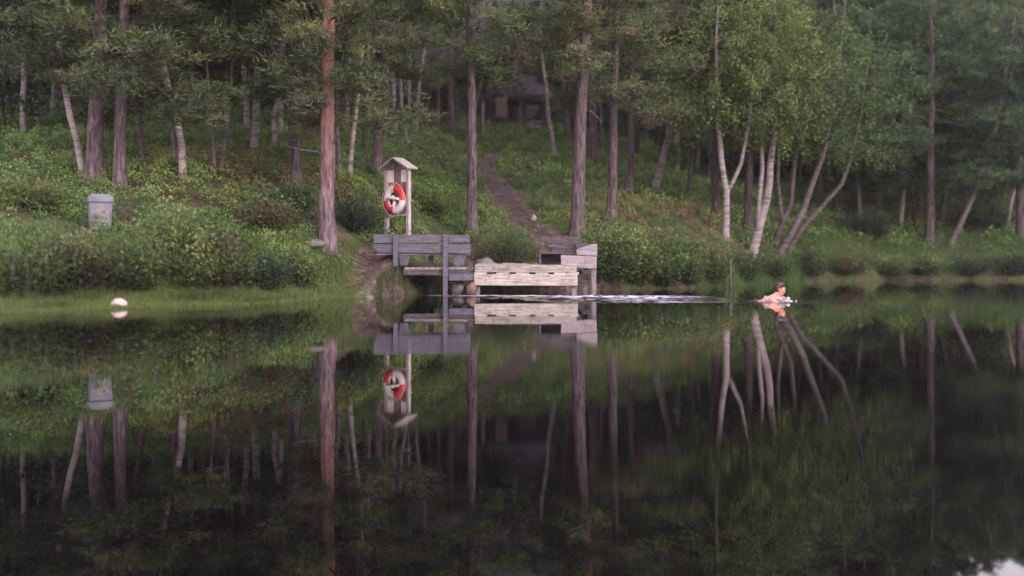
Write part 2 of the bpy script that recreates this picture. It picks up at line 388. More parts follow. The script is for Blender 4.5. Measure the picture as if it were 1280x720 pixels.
def left_jetty():
    ox = X(550); t = empty('jetty', (ox, 25.1, -.04)); tag(t, 'low grey jetty section under the bench, left of the pale one', 'jetty')
    x0, x1 = X(505)-ox, X(592)-ox
    m = MB(); n = 11; w = (x1-x0)/n
    for i in range(n): m.box(x0+i*w+.005, x0+(i+1)*w-.005, -.05, 1.5, .555, .595+random.uniform(-.004, .004))
    m.build('deck', M_WPINK, t, bevel=.004)
    m = MB(); m.box(x0-.02, x1-.35, -.03, .03, .44, .552); m.build('beam', M_WDARK, t)
    m = MB(); m.box(X(561)-ox, x1+.02, -.1, -.052, .33, .46); m.build('beam', M_WGREY, t, bevel=.004)
    m = MB(); m.box(X(561)-ox, x1, -.02, .03, .38, .552); m.build('beam', M_WDARK, t)
    for xx, yy in ((x1-.1, 1.0), (x0+.5, .9), (x1-.4, .1)):
        m = MB(); m.box(xx-.045, xx+.045, yy, yy+.09, -.8, .553); m.build('post', M_WDARK, t)
    m = MB(); m.box(x1-.1, x1-.02, -.12, 0.02, .596, .72); m.build('end_block', M_WDARK, t, bevel=.005)
left_jetty()

def left_bench():
    ox = X(527); t = empty('bench', (ox, 25.0, .6)); tag(t, 'long lavender grey bench with two-plank backrest, seen from behind left of the jetty', 'bench')
    o = lambda px: X(px)-ox
    zz = lambda py: Z(py)-.6
    m = MB(); m.prism([(o(467), zz(293)), (o(587), zz(294)), (o(587.5), zz(303)), (o(467), zz(304))], 0, .035); m.build('backrest_plank', M_WGREY, t, bevel=.005)
    m = MB(); m.prism([(o(467), zz(305.5)), (o(588), zz(305.5)), (o(588), zz(317)), (o(473), zz(315)), (o(467), zz(311))], 0.003, .038); m.build('backrest_plank', M_WGREY, t, bevel=.005)
    for px, py in ((495, 333), (557, 380)):
        m = MB(); m.box(o(px)-.05, o(px)+.045, -.1, -.002, zz(py), zz(293.5)); m.build('post', M_WGREY, t, bevel=.006)
    m = MB()
    for k in range(3): m.box(o(470), o(586), .1+k*.135, .225+k*.135, zz(316)-.045, zz(316))
    m.build('seat', M_WPINK, t, bevel=.004)
    for pa, pb in ((498, 512), (566, 582)):
        m = MB(); m.prism([(o(pa), zz(317.5)-.03), (o(pb), zz(317.5)-.03), (o(pb)-.05, -.0), (o(pa)+.02, -.0)], .1, .15); m.build('leg', M_WGREY, t, bevel=.004)
    m = MB(); m.box(o(534), o(540), .38, .44, 0, zz(317.5)-.03); m.build('leg', M_WDARK, t)
left_bench()

def right_bench():
    ox = X(710); t = empty('bench', (ox, 25.3, .6)); tag(t, 'boxy wooden bench with pale side boards on the right end of the jetty', 'bench')
    D = 25.3
    o = lambda px, d=D: X(px, d)-ox
    zz = lambda py, d=D: Z(py, d)-.6
    m = MB(); m.box(o(673.5), o(704), .0, 1.3, zz(317.5), zz(315.5)); m.box(o(704), o(722), .05, 1.3, zz(317.5), zz(315.7)); m.build('seat', M_WDARK, t, bevel=.004)
    m = MB(); m.box(o(674), o(676.5), .0, 1.3, zz(333), zz(317.7)); m.build('side_panel', M_WDARK, t)
    m = MB(); m.box(o(677), o(702), .5, .54, zz(332), zz(317.7)); m.build('back_panel', M_WDARK, t)
    m = MB(); m.prism([(o(702), zz(333.5)), (o(745.5), zz(336)), (o(746), zz(320.5)), (o(701), zz(319))], -.03, .02); m.build('side_board', M_WPINK, t, bevel=.006)
    m = MB(); m.prism([(o(721), zz(318.6)), (o(746.5), zz(320)), (o(746.5), zz(305)), (o(738), zz(305.5)), (o(720.5), zz(312))], -.025, .025); m.build('side_board', M_WPINK, t, bevel=.006)
    m = MB(); m.prism([(o(687), zz(303.6)), (o(729), zz(303.4)), (o(729), zz(295)), (o(690), zz(295.5))], .9, .94); m.build('backrest_plank', M_WDARK, t, bevel=.005)
    m = MB(); m.prism([(o(687), zz(311)), (o(731), zz(311)), (o(731), zz(304.5)), (o(687), zz(304.5))], .895, .935); m.build('backrest_plank', M_WDARK, t, bevel=.005)
    # top rail that joins the backrest to the side boards
    m = MB(); m.add([(o(722), .02, zz(312)), (o(738), .02, zz(305.3)), (o(737), .9, zz(303)), (o(722), .9, zz(304)),
                     (o(722), .02, zz(313.5)), (o(738), .02, zz(306.8)), (o(737), .9, zz(304.5)), (o(722), .9, zz(305.5))],
                    [(0,1,2,3),(7,6,5,4),(0,4,5,1),(1,5,6,2),(2,6,7,3),(3,7,4,0)]); m.build('top_rail', M_WDARK, t)
    for px, d, a, w_ in ((742.5, .03, 330, .05), (729, 1.1, 300, .035), (742, 1.2, 308, .04), (690, .95, 300, .035)):
        m = MB(); m.box(o(px)-w_, o(px)+w_, d, d+.08, -1.1 if px > 700 else -.02, zz(a)); m.build('leg', M_WPOST if d < .1 else M_WDARK, t, bevel=.005)
    m = MB(); m.box(o(722), o(744), .3, .36, -.32, -.24); m.build('brace', M_WDARK, t)
    m = MB(); m.box(o(724), o(741), 1.1, 1.15, -.2, -.12); m.build('brace', M_WDARK, t)
right_bench()

# rocks ------------------------------------------------------------
def rock(name, loc, size, mat, label, seed, cat='stone', group=None, flat=.75):
    rg = random.Random(seed); bm = bmesh.new(); bmesh.ops.create_icosphere(bm, subdivisions=3, radius=1)
    fr = [(Vector((rg.uniform(-1, 1), rg.uniform(-1, 1), rg.uniform(-1, 1))).normalized(), rg.uniform(.68, .9)) for _ in range(11)]
    for v in bm.verts:
        for n, d in fr:
            k = v.co.dot(n)
            if k > d: v.co -= n*(k-d)*.85
        v.co += v.normal*.03*math.sin(v.co.x*9+seed)*math.cos(v.co.y*8+v.co.z*7)
        v.co = Vector((v.co.x*size[0], v.co.y*size[1], v.co.z*size[2]))
    me = bpy.data.meshes.new(name); bm.to_mesh(me); bm.free()
    o = link_mesh(name, me, mat, None, True); o.location = loc; o.rotation_euler = (0, 0, rg.uniform(-.4, .4))
    tag(o, label, cat, group); return o
rock('boulder', (X(573), 25.35, .1), (.17, .2, .2), M_ROCK, 'mottled grey boulder under the grey jetty section', 3)
rock('boulder', (X(590), 25.12, .12), (.15, .16, .19), M_ROCKR, 'reddish brown boulder at the joint of the two jetties', 8)
rock('stone', (X(148, 18.5), 18.5, .02), (.17, .13, .13), surf('dull_pink_rock', b_rock((.3, .24, .24), (.62, .5, .5))), 'pale pink stone lying in shallow water off the left shore', 31)
rock('stone', (at(123, 369, 19.2).x, 19.3, .06), (.13, .1, .06), M_ROCK, 'dull small stone half hidden in shore grass left', 15)
rock('stone', (X(457, 22.4), 22.9, .005), (.12, .08, .05), M_ROCK, 'small flat grey stone at the waterline left of the jetty', 6)
rock('stone', (X(444, 23), 23.4, .06), (.12, .1, .07), M_WDARK, 'dark rounded stone in the earth bank', 16)
p = ground_hit(667, 277); rock('stone', p + Vector((0, -.05, .1)), (.08, .08, .1), surf('path_rock', b_rock((.2, .17, .17), (.45, .38, .38))), 'pale upright stone at the edge of the path', 9)
p = ground_hit(598, 322); rock('stone', Vector((X(604, 27.3), 27.35, .62)), (.26, .2, .16), M_ROCK, 'grey rock between the left bench and the bush', 12)
p = ground_hit(385, 302); rock('rock', p+Vector((.05, 0, -.06)), (.3, .25, .12), M_ROCK, 'flat grey rock slab left of the red pine foot', 21)

# ------------------------------------------------------------------ life ring station
M_STAND = wood('pale_stand_wood', (.24, .2, .205), (.44, .38, .39), (.6, .53, .54), (8, 8, .6))
def station():
    d = 26.9; px = 497; x = X(px, d); gz = hz(x, d)
    t = empty('life_ring_station', (x, d, gz), R(-40)); tag(t, 'narrow wooden stand with small gable roof holding the life ring', 'stand')
    S = 1/ (FPX/d); zz = lambda py: CAM_H+(HY-py)*S-gz
    hw = .345
    for s in (-1, 1):
        m = MB(); m.box(s*hw-.04, s*hw+.04, -.04, .04, -.35, zz(212)); m.build('post', M_STAND, t, bevel=.004)
    m = MB()
    for k in range(4): m.box(-hw+.043+k*.1515, -hw+.043+k*.1515+.148, .005, .03, zz(270), zz(211))
    m.build('backboard', M_WBROWN, t, bevel=.003)
    m = MB(); m.prism([(-hw-.02, zz(212)), (hw+.02, zz(212)), (0, zz(202))], -.035, .0); m.build('gable', M_WBROWN, t)
    rf = None
    for s in (-1, 1):
        m = MB(); L = .53; a = math.atan2(zz(198)-zz(213), .5)
        M = Matrix.Translation((0, 0, zz(198))) @ Matrix.Rotation(s*a, 4, 'Y')
        x0, x1 = (0.0, L) if s > 0 else (-L, 0.0)
        m.box(x0, x1, -.17, .17, -.012, .022, M); o = m.build('roof_board', M_STAND, t, bevel=.003)
    for s in (-1, 1):
        m = MB(); xc = s*.205; m.box(xc-.085, xc+.085, -.014, .003, zz(228), zz(212.5)); m.build('notice_panel', M_WHITE, t)
    m = MB(); m.box(-.1, .1, -.012, .003, zz(225), zz(214)); m.build('sign_plate', M_WBROWN, t)
    m = MB(); m.box(-.05, .05, -.06, -.036, zz(210), zz(204)); m.build('lamp', M_GREEN, t, bevel=.01)
    m = MB(); m.box(-hw+.041, hw-.041, -.05, .003, zz(270), zz(268)); m.build('ledge', M_STAND, t)
    m = MB(); m.tube([(0, 0, zz(234)), (0, -.12, zz(234)), (0, -.14, zz(232))], [.012]*3, 6); m.build('hook', M_WDARK, t)
    # the ring hangs on the hook: its own thing
    Mx = Matrix.Rotation(R(-40), 4, 'Z')
    c = Vector((x, d, gz)) + Mx @ Vector((0, -.1, zz(249.5)))
    ring = empty('life_ring', c, R(-40)); tag(ring, 'red and white quartered life ring hanging on the wooden stand', 'life ring')
    def arc(a0, a1, n=14):
        m = MB(); Rr, r = .245, .083; sides = 14; vs = []
        for i in range(n+1):
            a = R(a0+(a1-a0)*i/n)
            for k in range(sides):
                b = 2*math.pi*k/sides
                vs.append(((Rr+r*math.cos(b))*math.cos(a), r*.72*math.sin(b), (Rr+r*math.cos(b))*math.sin(a)))
        fs = [(i*sides+k, i*sides+(k+1) % sides, (i+1)*sides+(k+1) % sides, (i+1)*sides+k) for i in range(n) for k in range(sides)]
        m.add(vs, fs); return m
    m = arc(85, 185); m2 = arc(-90, -5); m.add(m2.v, m2.f); m.build('white_quarter', M_WHITE, ring, True)
    m = arc(-5, 85); m2 = arc(185, 270); m.add(m2.v, m2.f); m.build('red_quarter', M_RED, ring, True)
    m = MB()
    for q in range(4):
        pts = []
        for i in range(9):
            a = R(30+q*90+i*90/8); rr = .335+.035*math.sin(math.pi*i/8); pts.append((rr*math.cos(a), -.02, rr*math.sin(a)-.01))
        m.tube(pts, [.008]*9, 6)
    m.build('grab_rope', M_ROPE, ring, True)
    m = MB()
    for k in range(5):
        pts = [(-.07+.1*math.cos(a)*(1-.06*k), .01-.008*k, -.05+.13*math.sin(a)*(1-.06*k)) for a in np.linspace(0, 2*math.pi, 15)]
        m.tube(pts, [.02]*15, 6)
    m.tube([(-.2, -.045, .02), (-.05, -.06, .03), (.12, -.05, .01), (.2, -.04, 0)], [.03]*4, 8)
    m.build('throw_line', M_WHITE, ring, True)
station()

# ------------------------------------------------------------------ litter bin
def bin_():
    g = ground_hit(125, 286); d = g.y; x = g.x; gz = g.z; S = d/FPX
    t = empty('litter_bin', (x, d, gz-.02), R(24)); tag(t, 'blue grey square litter bin with lid among bushes on the left', 'litter bin')
    H = CAM_H+(HY-243)*S-gz
    def frus(w0, w1, z0, z1, name, mat, y0=0):
        m = MB(); m.add([(-w0,-w0,z0),(w0,-w0,z0),(w0,w0,z0),(-w0,w0,z0),(-w1,-w1,z1),(w1,-w1,z1),(w1,w1,z1),(-w1,w1,z1)],
                        [(0,3,2,1),(4,5,6,7),(0,1,5,4),(1,2,6,5),(2,3,7,6),(3,0,4,7)]); return m.build(name, mat, t, bevel=.015)
    frus(.17, .195, 0, H-.13, 'body', M_CONC); frus(.21, .205, H-.127, H-.03, 'rim', M_CONC); frus(.2, .14, H-.029, H+.02, 'lid', M_CONC)
    m = MB(); m.box(-.1, .13, -.202, -.187, .12, H-.16); m.build('door', M_CONC2, t, bevel=.008)
bin_()

# ------------------------------------------------------------------ shelter up the slope
def shelter():
    p = ground_hit(650, 163.5, 60, 110); d = p.y; S = d/FPX
    t = empty('shelter', (p.x, d, p.z-.1)); tag(t, 'dark open-fronted wooden shelter with tarred roof up the slope', 'shelter')
    xx = lambda px: (px-CX)*S-p.x; zz = lambda py: CAM_H+(HY-py)*S-p.z+.1
    m = MB(); m.add([(xx(598), -1.2, zz(119)), (xx(694), -1.2, zz(126)), (xx(676), 1.6, zz(92)), (xx(624), 1.6, zz(84)),
                     (xx(598), -1.2, zz(124)), (xx(694), -1.2, zz(132)), (xx(676), 1.6, zz(97)), (xx(624), 1.6, zz(89))],
                    [(0,1,2,3),(7,6,5,4),(0,4,5,1),(1,5,6,2),(2,6,7,3),(3,7,4,0)]); m.build('roof', M_BLACK, t)
    m = MB(); m.add([(xx(600), 4.4, zz(119)), (xx(692), 4.4, zz(126)), (xx(676), 1.62, zz(92)), (xx(624), 1.62, zz(84))], [(0,1,2,3)]); m.build('roof', M_BLACK, t)
    m = MB(); m.box(xx(612), xx(684), -1.1, -1.0, zz(126.5), zz(121)); m.build('eave_beam', M_BLACK, t)
    for px, y in ((614, -.95), (651, -.95), (655, -.3), (686, -.95), (612, 3.8), (686, 3.8)):
        m = MB(); m.box(xx(px)-.09, xx(px)+.09, y, y+.18, -.3, zz(124)); m.build('post', M_WDARK, t)
    m = MB()
    for k in range(8): m.box(xx(604), xx(690), 3.6, 3.68, .1+k*.26, .1+k*.26+.24)
    m.build('back_wall', M_WDARK, t)
    m = MB(); m.box(xx(656), xx(690), -.5, -.42, .0, 2.2) if False else m.box(xx(676), xx(689), -.6, 3.5, .0, 1.9); m.build('side_wall', M_WDARK, t)
    b = empty('plank_panel', (p.x+xx(627), d-1.6, p.z)); tag(b, 'narrow tan plank panel on a short post in front of the shelter', 'panel')
    m = MB()
    for k in range(4): m.box(-.36+k*.18, -.19+k*.18, 0, .05, CAM_H+(HY-150)*S-p.z, CAM_H+(HY-126)*S-p.z)
    m.build('board', wood('tan_planks', (.12, .085, .07), (.2, .145, .12), (.27, .2, .165), (8, 8, .6)), b, bevel=.01)
    m = MB(); m.box(-.45, .45, -.25, .2, CAM_H+(HY-153)*S-p.z, CAM_H+(HY-150.2)*S-p.z); m.build('shelf', M_WDARK, b)
    m = MB(); m.box(-.06, .06, 0, .1, -.4, CAM_H+(HY-153)*S-p.z); m.build('post', M_WPOST, b)
    for i, (px, py, s) in enumerate(((664, 163, .24), (670, 164, .26), (667, 157, .2), (661, 158, .17), (672, 157, .16))):
        q = Vector(((px-CX)*S, d-2+.1*i, CAM_H+(HY-py)*S)); 
        rock('stone', q, (s, s*.8, s*.75), M_ROCK, 'pale stone in the small heap beside the shelter', 40+i, group='pale stones heaped beside the shelter')
shelter()

# ------------------------------------------------------------------ trees
GREENS = {
 'pine':  np.array([(.062, .096, .046), (.092, .126, .056), (.122, .145, .062), (.1, .097, .066)]),
 'pinel': np.array([(.1, .15, .065), (.14, .19, .075), (.17, .2, .08), (.1, .12, .06)]),
 'birch': np.array([(.06, .11, .045), (.09, .15, .055), (.12, .175, .065), (.065, .095, .045)]),
 'birchl': np.array([(.11, .165, .055), (.15, .205, .065), (.185, .23, .075), (.1, .135, .05)]),
 'dark':  np.array([(.03, .055, .033), (.045, .08, .042), (.06, .1, .05)]),
 'bush':  np.array([(.08, .145, .048), (.11, .175, .055), (.14, .2, .062), (.15, .17, .06)]),
 'bushr': np.array([(.115, .09, .055), (.11, .12, .05), (.09, .125, .048), (.13, .13, .055)]),
}
def pick(key, n, rng, cl=None):
    G = GREENS[key]; base = G[rng.integers(0, len(G), n)] if cl is None else G[cl % len(G)]
    if cl is not None: base = base * rng.uniform(.62, 1.4, 64)[(cl*7) % 64][:, None]
    return base * rng.uniform(.75, 1.3, (n, 1)) * rng.uniform(.94, 1.06, (n, 3))

def poly_at(path, z):
    zs = [p.z for p in path]
    return Vector([float(np.interp(z, zs, [p[k] for p in path])) for k in range(3)])

def pine_crown(m, path, r0, H, cb, spread, rng, dens=1.0, nl=.13, nw=.024, limbs=None, tufts=1.0):
    P, D, CL = [], [], []
    n = limbs or int((H-cb)*5.0)
    for i in range(n):
        u = (i+rng.uniform(0, .9))/n; z = cb+(H-cb)*u*.98; c = poly_at(path, z)
        prof = (.62+.55*math.sin(min(1, u*1.6+.15)*math.pi*.62))*(1-.78*u**2.2)
        L = spread*prof*rng.uniform(.6, 1.15); az = i*2.4+rng.uniform(-.5, .5)
        dirv = Vector((math.cos(az), math.sin(az), 0)); side = Vector((-dirv.y, dirv.x, 0))
        rise = (-.12+.5*u)*L; bend = rng.uniform(-.2, .2)*L
        pts = []
        for k in range(6):
            s = k/5; pts.append(c + dirv*L*s + side*bend*s*s + Vector((0, 0, rise*s + (.2*L)*(s*s-s)*1.6 + rng.uniform(-.09, .09))))
        rr = r0*.16*(1-.6*u)*(L/spread)
        m.tube(pts, [max(.006, rr*(1-.82*k/5)) for k in range(6)], 5, mi=1, cap=False)
        nt_ = max(3, int(L*7.5*tufts))
        for j in range(nt_):
            s = .32+.68*(j+rng.random())/nt_; k = min(4, int(s*5)); f = s*5-k
            b = pts[k].lerp(pts[k+1], min(1, f)); lat = side*rng.normal()*.3*L*.45*(1.15-.5*s)
            tc = b + lat + dirv*rng.normal()*.1 + Vector((0, 0, rng.normal()*.16+.05))
            if rng.random() < .5: m.tube([b, (b+tc)/2+Vector((0, 0, -.02)), tc], [.008, .006, .004], 3, mi=1, cap=False)
            R_ = rng.uniform(.2, .4); q = int(84*dens)
            dv = rand_dirs(q, rng, -.35); off = rand_dirs(q, rng)*R_*rng.uniform(.1, 1, (q, 1))*np.array([1.25, 1.25, .62])
            P.append(np.array(tc)+off); D.append(dv+np.array([dirv.x, dirv.y, .25])*.4); CL.append(np.full(q, rng.integers(0, 64)))
    return np.concatenate(P), np.concatenate(D), np.concatenate(CL), nl, nw

def birch_crown(m, path, r0, H, cb, spread, rng, dens=1.0, ll=.075, lw=.055, limbs=None):
    P, D, CL = [], [], []
    n = limbs or int((H-cb)*6.0)
    for i in range(n):
        u = (i+rng.random())/n; z = cb+(H-cb)*u*.95; c = poly_at(path, z)
        L = spread*(.55+.6*math.sin(math.pi*min(1, u*.9+.12)))*(1-.6*u**3)*rng.uniform(.55, 1.1); az = i*2.4+rng.uniform(-.5, .5)
        dirv = Vector((math.cos(az), math.sin(az), 0)); up = rng.uniform(.25, .85)
        pts = [c + dirv*L*s + Vector((0, 0, L*up*(s-.45*s*s*1.4))) for s in (0, .25, .5, .75, 1)]
        m.tube(pts, [max(.005, r0*.28*(1-.6*u)*(1-.85*k/4)) for k in range(5)], 5, mi=1, cap=False)
        ns = max(3, int(L*9))
        for j in range(ns):
            s = .25+.75*(j+rng.random())/ns; k = min(3, int(s*4)); b = pts[k].lerp(pts[k+1], min(1, s*4-k))
            hang = rng.uniform(.25, .8); sd = rand_dirs(1, rng)[0]*np.array([.4, .4, .15])
            q = int(29*dens); tt = rng.uniform(0, 1, (q, 1)); cl = rng.integers(0, 64)
            pos = np.array(b)+sd*tt*1.3+np.array([0, 0, -1])*hang*tt**1.5+rng.normal(0, .065, (q, 3))
            P.append(pos); D.append(rand_dirs(q, rng)+np.array([0, 0, -.5])); CL.append(np.full(q, cl))
    return np.concatenate(P), np.concatenate(D), np.concatenate(CL), ll, lw

def finish_tree(t, m, crown, bark, lmat, pal, rng, tname='trunk'):
    m.build(tname, [bark, M_BRANCH], t, smooth=True)
    P, D, CL, l, w = crown; n = len(P)
    leaf_mesh('crown', P, D, l*rng.uniform(.7, 1.25, n), w*rng.uniform(.8, 1.2, n), pick(pal, n, rng, CL), lmat, t, rng, rhomb=(lmat is M_LEAF))

def key_tree(kind, pix, wpx, H, cb, spread, label, group=None, dens=1.0, pal=None, stems=(), depth=None, dead=(), roots=False, name=None, nolimb=False, bark=None, lean_out=0.0, twist=0.0):
    """pix: trunk pixels from the foot upward; the tree stands where that foot meets the ground"""
    g = ground_hit(*pix[0]) if depth is None else None
    if g is None:
        x = X(pix[0][0], depth); g = Vector((x, depth, hz(x, depth)))
    d = g.y; S = d/FPX; rng = np.random.default_rng(int(pix[0][0]*7+pix[0][1]))
    t = empty(name or ('pine_tree' if kind == 'pine' else 'birch_tree'), g)
    tag(t, label, 'tree', group)
    def world(p, i=0): return Vector(((p[0]-CX)*S-g.x, lean_out*i*.12, CAM_H+(HY-p[1])*S-g.z))
    base = world(pix[0]); path = [Vector((0, 0, -.15)), Vector((0, 0, .0))] + [world(p, i+1) for i, p in enumerate(pix[1:])]
    dv = (path[-1]-path[-2]).normalized(); k = 0
    while path[-1].z < H:
        k += 1; dv = (dv*.8+Vector((rng.uniform(-.07, .07), rng.uniform(-.07, .07), .5))).normalized()
        path.append(path[-1]+dv*min(1.3, max(.3, H-path[-1].z+.05)))
    # refine
    fine = []
    for a, b in zip(path[:-1], path[1:]):
        nseg = max(1, int((b-a).length/.45))
        for q in range(nseg):
            p = a.lerp(b, q/nseg); p = p + Vector((rng.uniform(-1, 1), rng.uniform(-1, 1), 0))*(.012 if kind == 'pine' else .02); fine.append(p)
    fine.append(path[-1])
    r0 = wpx*S/2; m = MB()
    def rad(p): 
        u = max(0, min(1, p.z/H)); fl = 1+.38*math.exp(-max(0, p.z)/.16)*(1 if kind == 'pine' else .5)
        return max(.008, r0*fl*(1-u)**.75*1.02+.004)
    m.tube(fine, [rad(p) for p in fine], 12 if wpx > 9 else 9, wob=.05)
    paths = [path]
    for st in stems:
        sp = [world(p, i) for i, p in enumerate(st[0])]
        dv = (sp[-1]-sp[-2]).normalized(); Hs = st[2]
        while sp[-1].z < Hs:
            dv = (dv*.85+Vector((rng.uniform(-.08, .08), rng.uniform(-.06, .06), .4))).normalized(); sp.append(sp[-1]+dv*.9)
        rs = st[1]*S/2; m.tube(sp, [max(.008, rs*max(0, 1-max(0, p.z)/Hs)**.6) for p in sp], 8, wob=.05); paths.append(sp)
    for dd in dead:
        sp = [world(p)+Vector((0, -.12*i, 0)) for i, p in enumerate(dd)]
        mb = MB(); mb.tube(sp, [.035*(1-.75*i/(len(sp)-1)) for i in range(len(sp))], 6)
        mb.build('branch', bark or (M_PINE if roots is not None else M_TWIG), t, True)
    if roots:
        for px_, py_, dy in ((362, 300, 0), (385, 325, 0), (425, 338, 0), (450, 345, 0), (465, 335, 0), (440, 318, 0), (398, 338, 0), (455, 328, 0)):
            e = ground_hit(px_, py_, 20, 30); pts = []
            for i in range(9):
                s = i/8; x_ = g.x*(1-s)+e.x*s+.06*math.sin(s*7+px_); y_ = g.y*(1-s)+e.y*s
                z_ = hz(x_, y_)+.02*(1-s)+.012*math.sin(s*17+py_)+.1*max(0, 1-s*5)
                pts.append(Vector((x_, y_, z_))-g)
            mb = MB(); mb.tube(pts, [.045*(1-.8*i/8)+.004 for i in range(9)], 7, wob=.15)
            mb.build('root', M_ROOT, t, True)
    if kind == 'pine':
        crown = pine_crown(m, path, r0, H, cb, spread, rng, dens); lm = M_NEEDLE; pl = pal or 'pine'; bk = M_PINED if pal == 'dark' else bark or (M_PINERED if roots else M_PINE)
    else:
        cr = [birch_crown(m, p, r0, (H if i == 0 else stems[i-1][2]), cb, spread, rng, dens) for i, p in enumerate(paths)]
        crown = (np.concatenate([c[0] for c in cr]), np.concatenate([c[1] for c in cr]), np.concatenate([c[2] for c in cr]), cr[0][3], cr[0][4])
        lm = M_LEAF; pl = pal or 'birch'; bk = bark or M_BIRCH
    finish_tree(t, m, crown, bk, lm, pl, rng)
    return t
M_ROOT = surf('root_bark', lambda nt: (ramp(nt, noise(nt, 7, 5), [(.3, (.09, .06, .06)), (.7, (.26, .2, .195))]), None))
KT = key_tree
# pines ---------------------------------------------------------------
KT('pine', [(408, 313), (409, 200), (409, 100), (411, 0)], 20, 13.5, 2.7, 2.3, 'red-barked pine with spreading roots on the bank left of the bench', roots=True, dens=1.1,
   dead=[[(408, 200), (398, 190), (380, 189), (360, 184)], [(410, 188), (420, 175), (424, 160)], [(408, 100), (398, 88), (388, 74), (380, 68)]])
KT('pine', [(118, 229), (121, 120), (124, 50)], 20, 13, 1.8, 2.9, 'thick dark pine just right of the leftmost leaning birch', dens=1.1)
KT('pine', [(150, 233), (151, 150), (153, 60)], 14, 12, 1.6, 2.7, 'dark pine behind the blue grey litter bin')
KT('pine', [(368, 231), (368, 150), (369, 60)], 15, 12, 2.0, 2.5, 'pine standing behind the left side of the red-barked pine')
KT('pine', [(472, 220), (473, 120), (474, 60)], 11, 11, 2.6, 2.1, 'slim pine behind the roof of the life ring stand', pal='pinel')
KT('pine', [(590, 294), (590, 200), (589, 120), (588, 40)], 13, 13, 3.9, 2.1, 'straight pine between the left bench and the bush', pal='pinel')
KT('pine', [(721, 294), (724, 200), (729, 90), (734, 10)], 17, 13.5, 3.9, 2.3, 'tall pine behind the boxy bench', dens=1.1,
   dead=[[(725, 140), (738, 140), (748, 150), (752, 158)], [(730, 84), (720, 80), (702, 77)]])
KT('pine', [(764, 276), (766, 180), (769, 60)], 12, 13, 3.0, 2.5, 'pine right of the tall one behind the boxy bench')
KT('pine', [(741, 201), (741, 120), (742, 60)], 11, 13, 4.6, 2.3, 'slender pine up the slope between the two tall bench pines')
KT('pine', [(641, 160), (641, 100), (642, 50)], 8.5, 15, 6.2, 2.8, 'orange-topped pine standing before the dark shelter')
KT('pine', [(935, 291), (936, 220), (937, 120)], 10, 10, 4.5, 2.0, 'dark trunk between the forked birch and the twin-stemmed birch', pal='dark')
KT('pine', [(894, 272), (894, 220), (895, 120)], 8, 10, 4.6, 1.9, 'thin dark trunk left of the forked birch', pal='dark')
KT('pine', [(1162, 306), (1163, 240), (1164, 120)], 11, 10.0, 2.1, 2.8, 'upright dark trunk at right among pale leaning stems', pal='dark')
KT('pine', [(1275, 300), (1274, 200), (1273, 100)], 10, 8.3, 1.8, 2.2, 'dark trunk at the right edge', pal='dark')
KT('pine', [(217, 200), (219, 130), (221, 60)], 7, 12, 2.1, 2.5, 'slim dark pine behind the crooked birch')
KT('pine', [(787, 240), (789, 150), (790, 60)], 9, 12, 3.2, 2.4, 'shadowy pine on the brown heather slope right of centre')
KT('pine', [(700, 160), (700, 100), (701, 60)], 7, 14, 6.5, 2.3, 'thin pine behind and right of the shelter')
# birches ---------------------------------------------------------------
KT('birch', [(104, 219), (95, 175), (81, 112), (76, 60)], 8, 9, 3.6, 1.7, 'leftmost leaning birch with pale trunk')
KT('birch', [(181, 203), (176, 160), (166, 118), (163, 60)], 6.5, 9, 3.8, 1.6, 'thin leaning birch behind the dark bin pine', bark=M_BIRCHD)
KT('birch', [(229, 223), (226, 180), (217, 130), (209, 100), (204, 70)], 8.5, 9.5, 4.0, 1.6, 'crooked birch with a bend halfway, right of the litter bin')
KT('birch', [(254, 144), (252, 110), (250, 80)], 6, 11, 5, 1.6, 'short-looking pale birch far back left of the pines', bark=M_BIRCHD)
KT('birch', [(317, 190), (319, 160), (321, 120)], 8.5, 10, 4.2, 1.6, 'pale birch trunk above the sapling')
KT('birch', [(276, 214), (281, 170), (289, 110)], 4.5, 8, 3.8, 1.3, 'right one of two thin grey stems left of the sapling', bark=M_BIRCHD)
KT('birch', [(269, 214), (265, 180), (262, 130)], 4, 8, 3.8, 1.2, 'left one of two thin grey stems left of the sapling', bark=M_BIRCHD)
KT('birch', [(436, 226), (438, 190), (445, 140), (450, 90)], 6, 9, 4.4, 1.4, 'leaning thin birch right of the red-barked pine')
KT('birch', [(423, 223), (422, 180), (419, 130)], 6, 9, 4.4, 1.3, 'upright thin birch touching the red-barked pine', bark=M_BIRCHD)
KT('birch', [(455, 200), (455, 165), (456, 120)], 4.5, 9, 4.4, 1.3, 'thin birch just left of the slim pine', bark=M_BIRCHD)
KT('birch', [(480, 180), (482, 150), (484, 120)], 4.5, 10, 5, 1.3, 'thin birch just right of the slim pine', bark=M_BIRCHD)
KT('birch', [(509, 178), (505, 150), (502, 130)], 4.5, 10, 5, 1.4, 'distant pale birch above the life ring roof', stems=[([(509, 178), (511, 140)], 3.5, 9)])
KT('birch', [(694, 202), (692, 180), (686, 150), (683, 112), (680, 90)], 5.2, 9.5, 4.8, 1.2, 'bright slender birch right of the shelter')
KT('birch', [(713, 188), (710, 160), (706, 120)], 4, 9.5, 4.8, 1.2, 'faint thin birch between shelter and tall pine', bark=M_BIRCHD)
KT('birch', [(819, 239), (827, 205), (836, 170), (840, 140), (846, 60), (850, 20)], 8.5, 9.5, 3.6, 1.7, 'bright leaning birch on the heather slope right of centre', pal='birchl')
KT('birch', [(860, 252), (862, 220), (865, 180)], 5, 8, 3.2, 1.5, 'faint thin birch on the right heather slope', bark=M_BIRCHD)
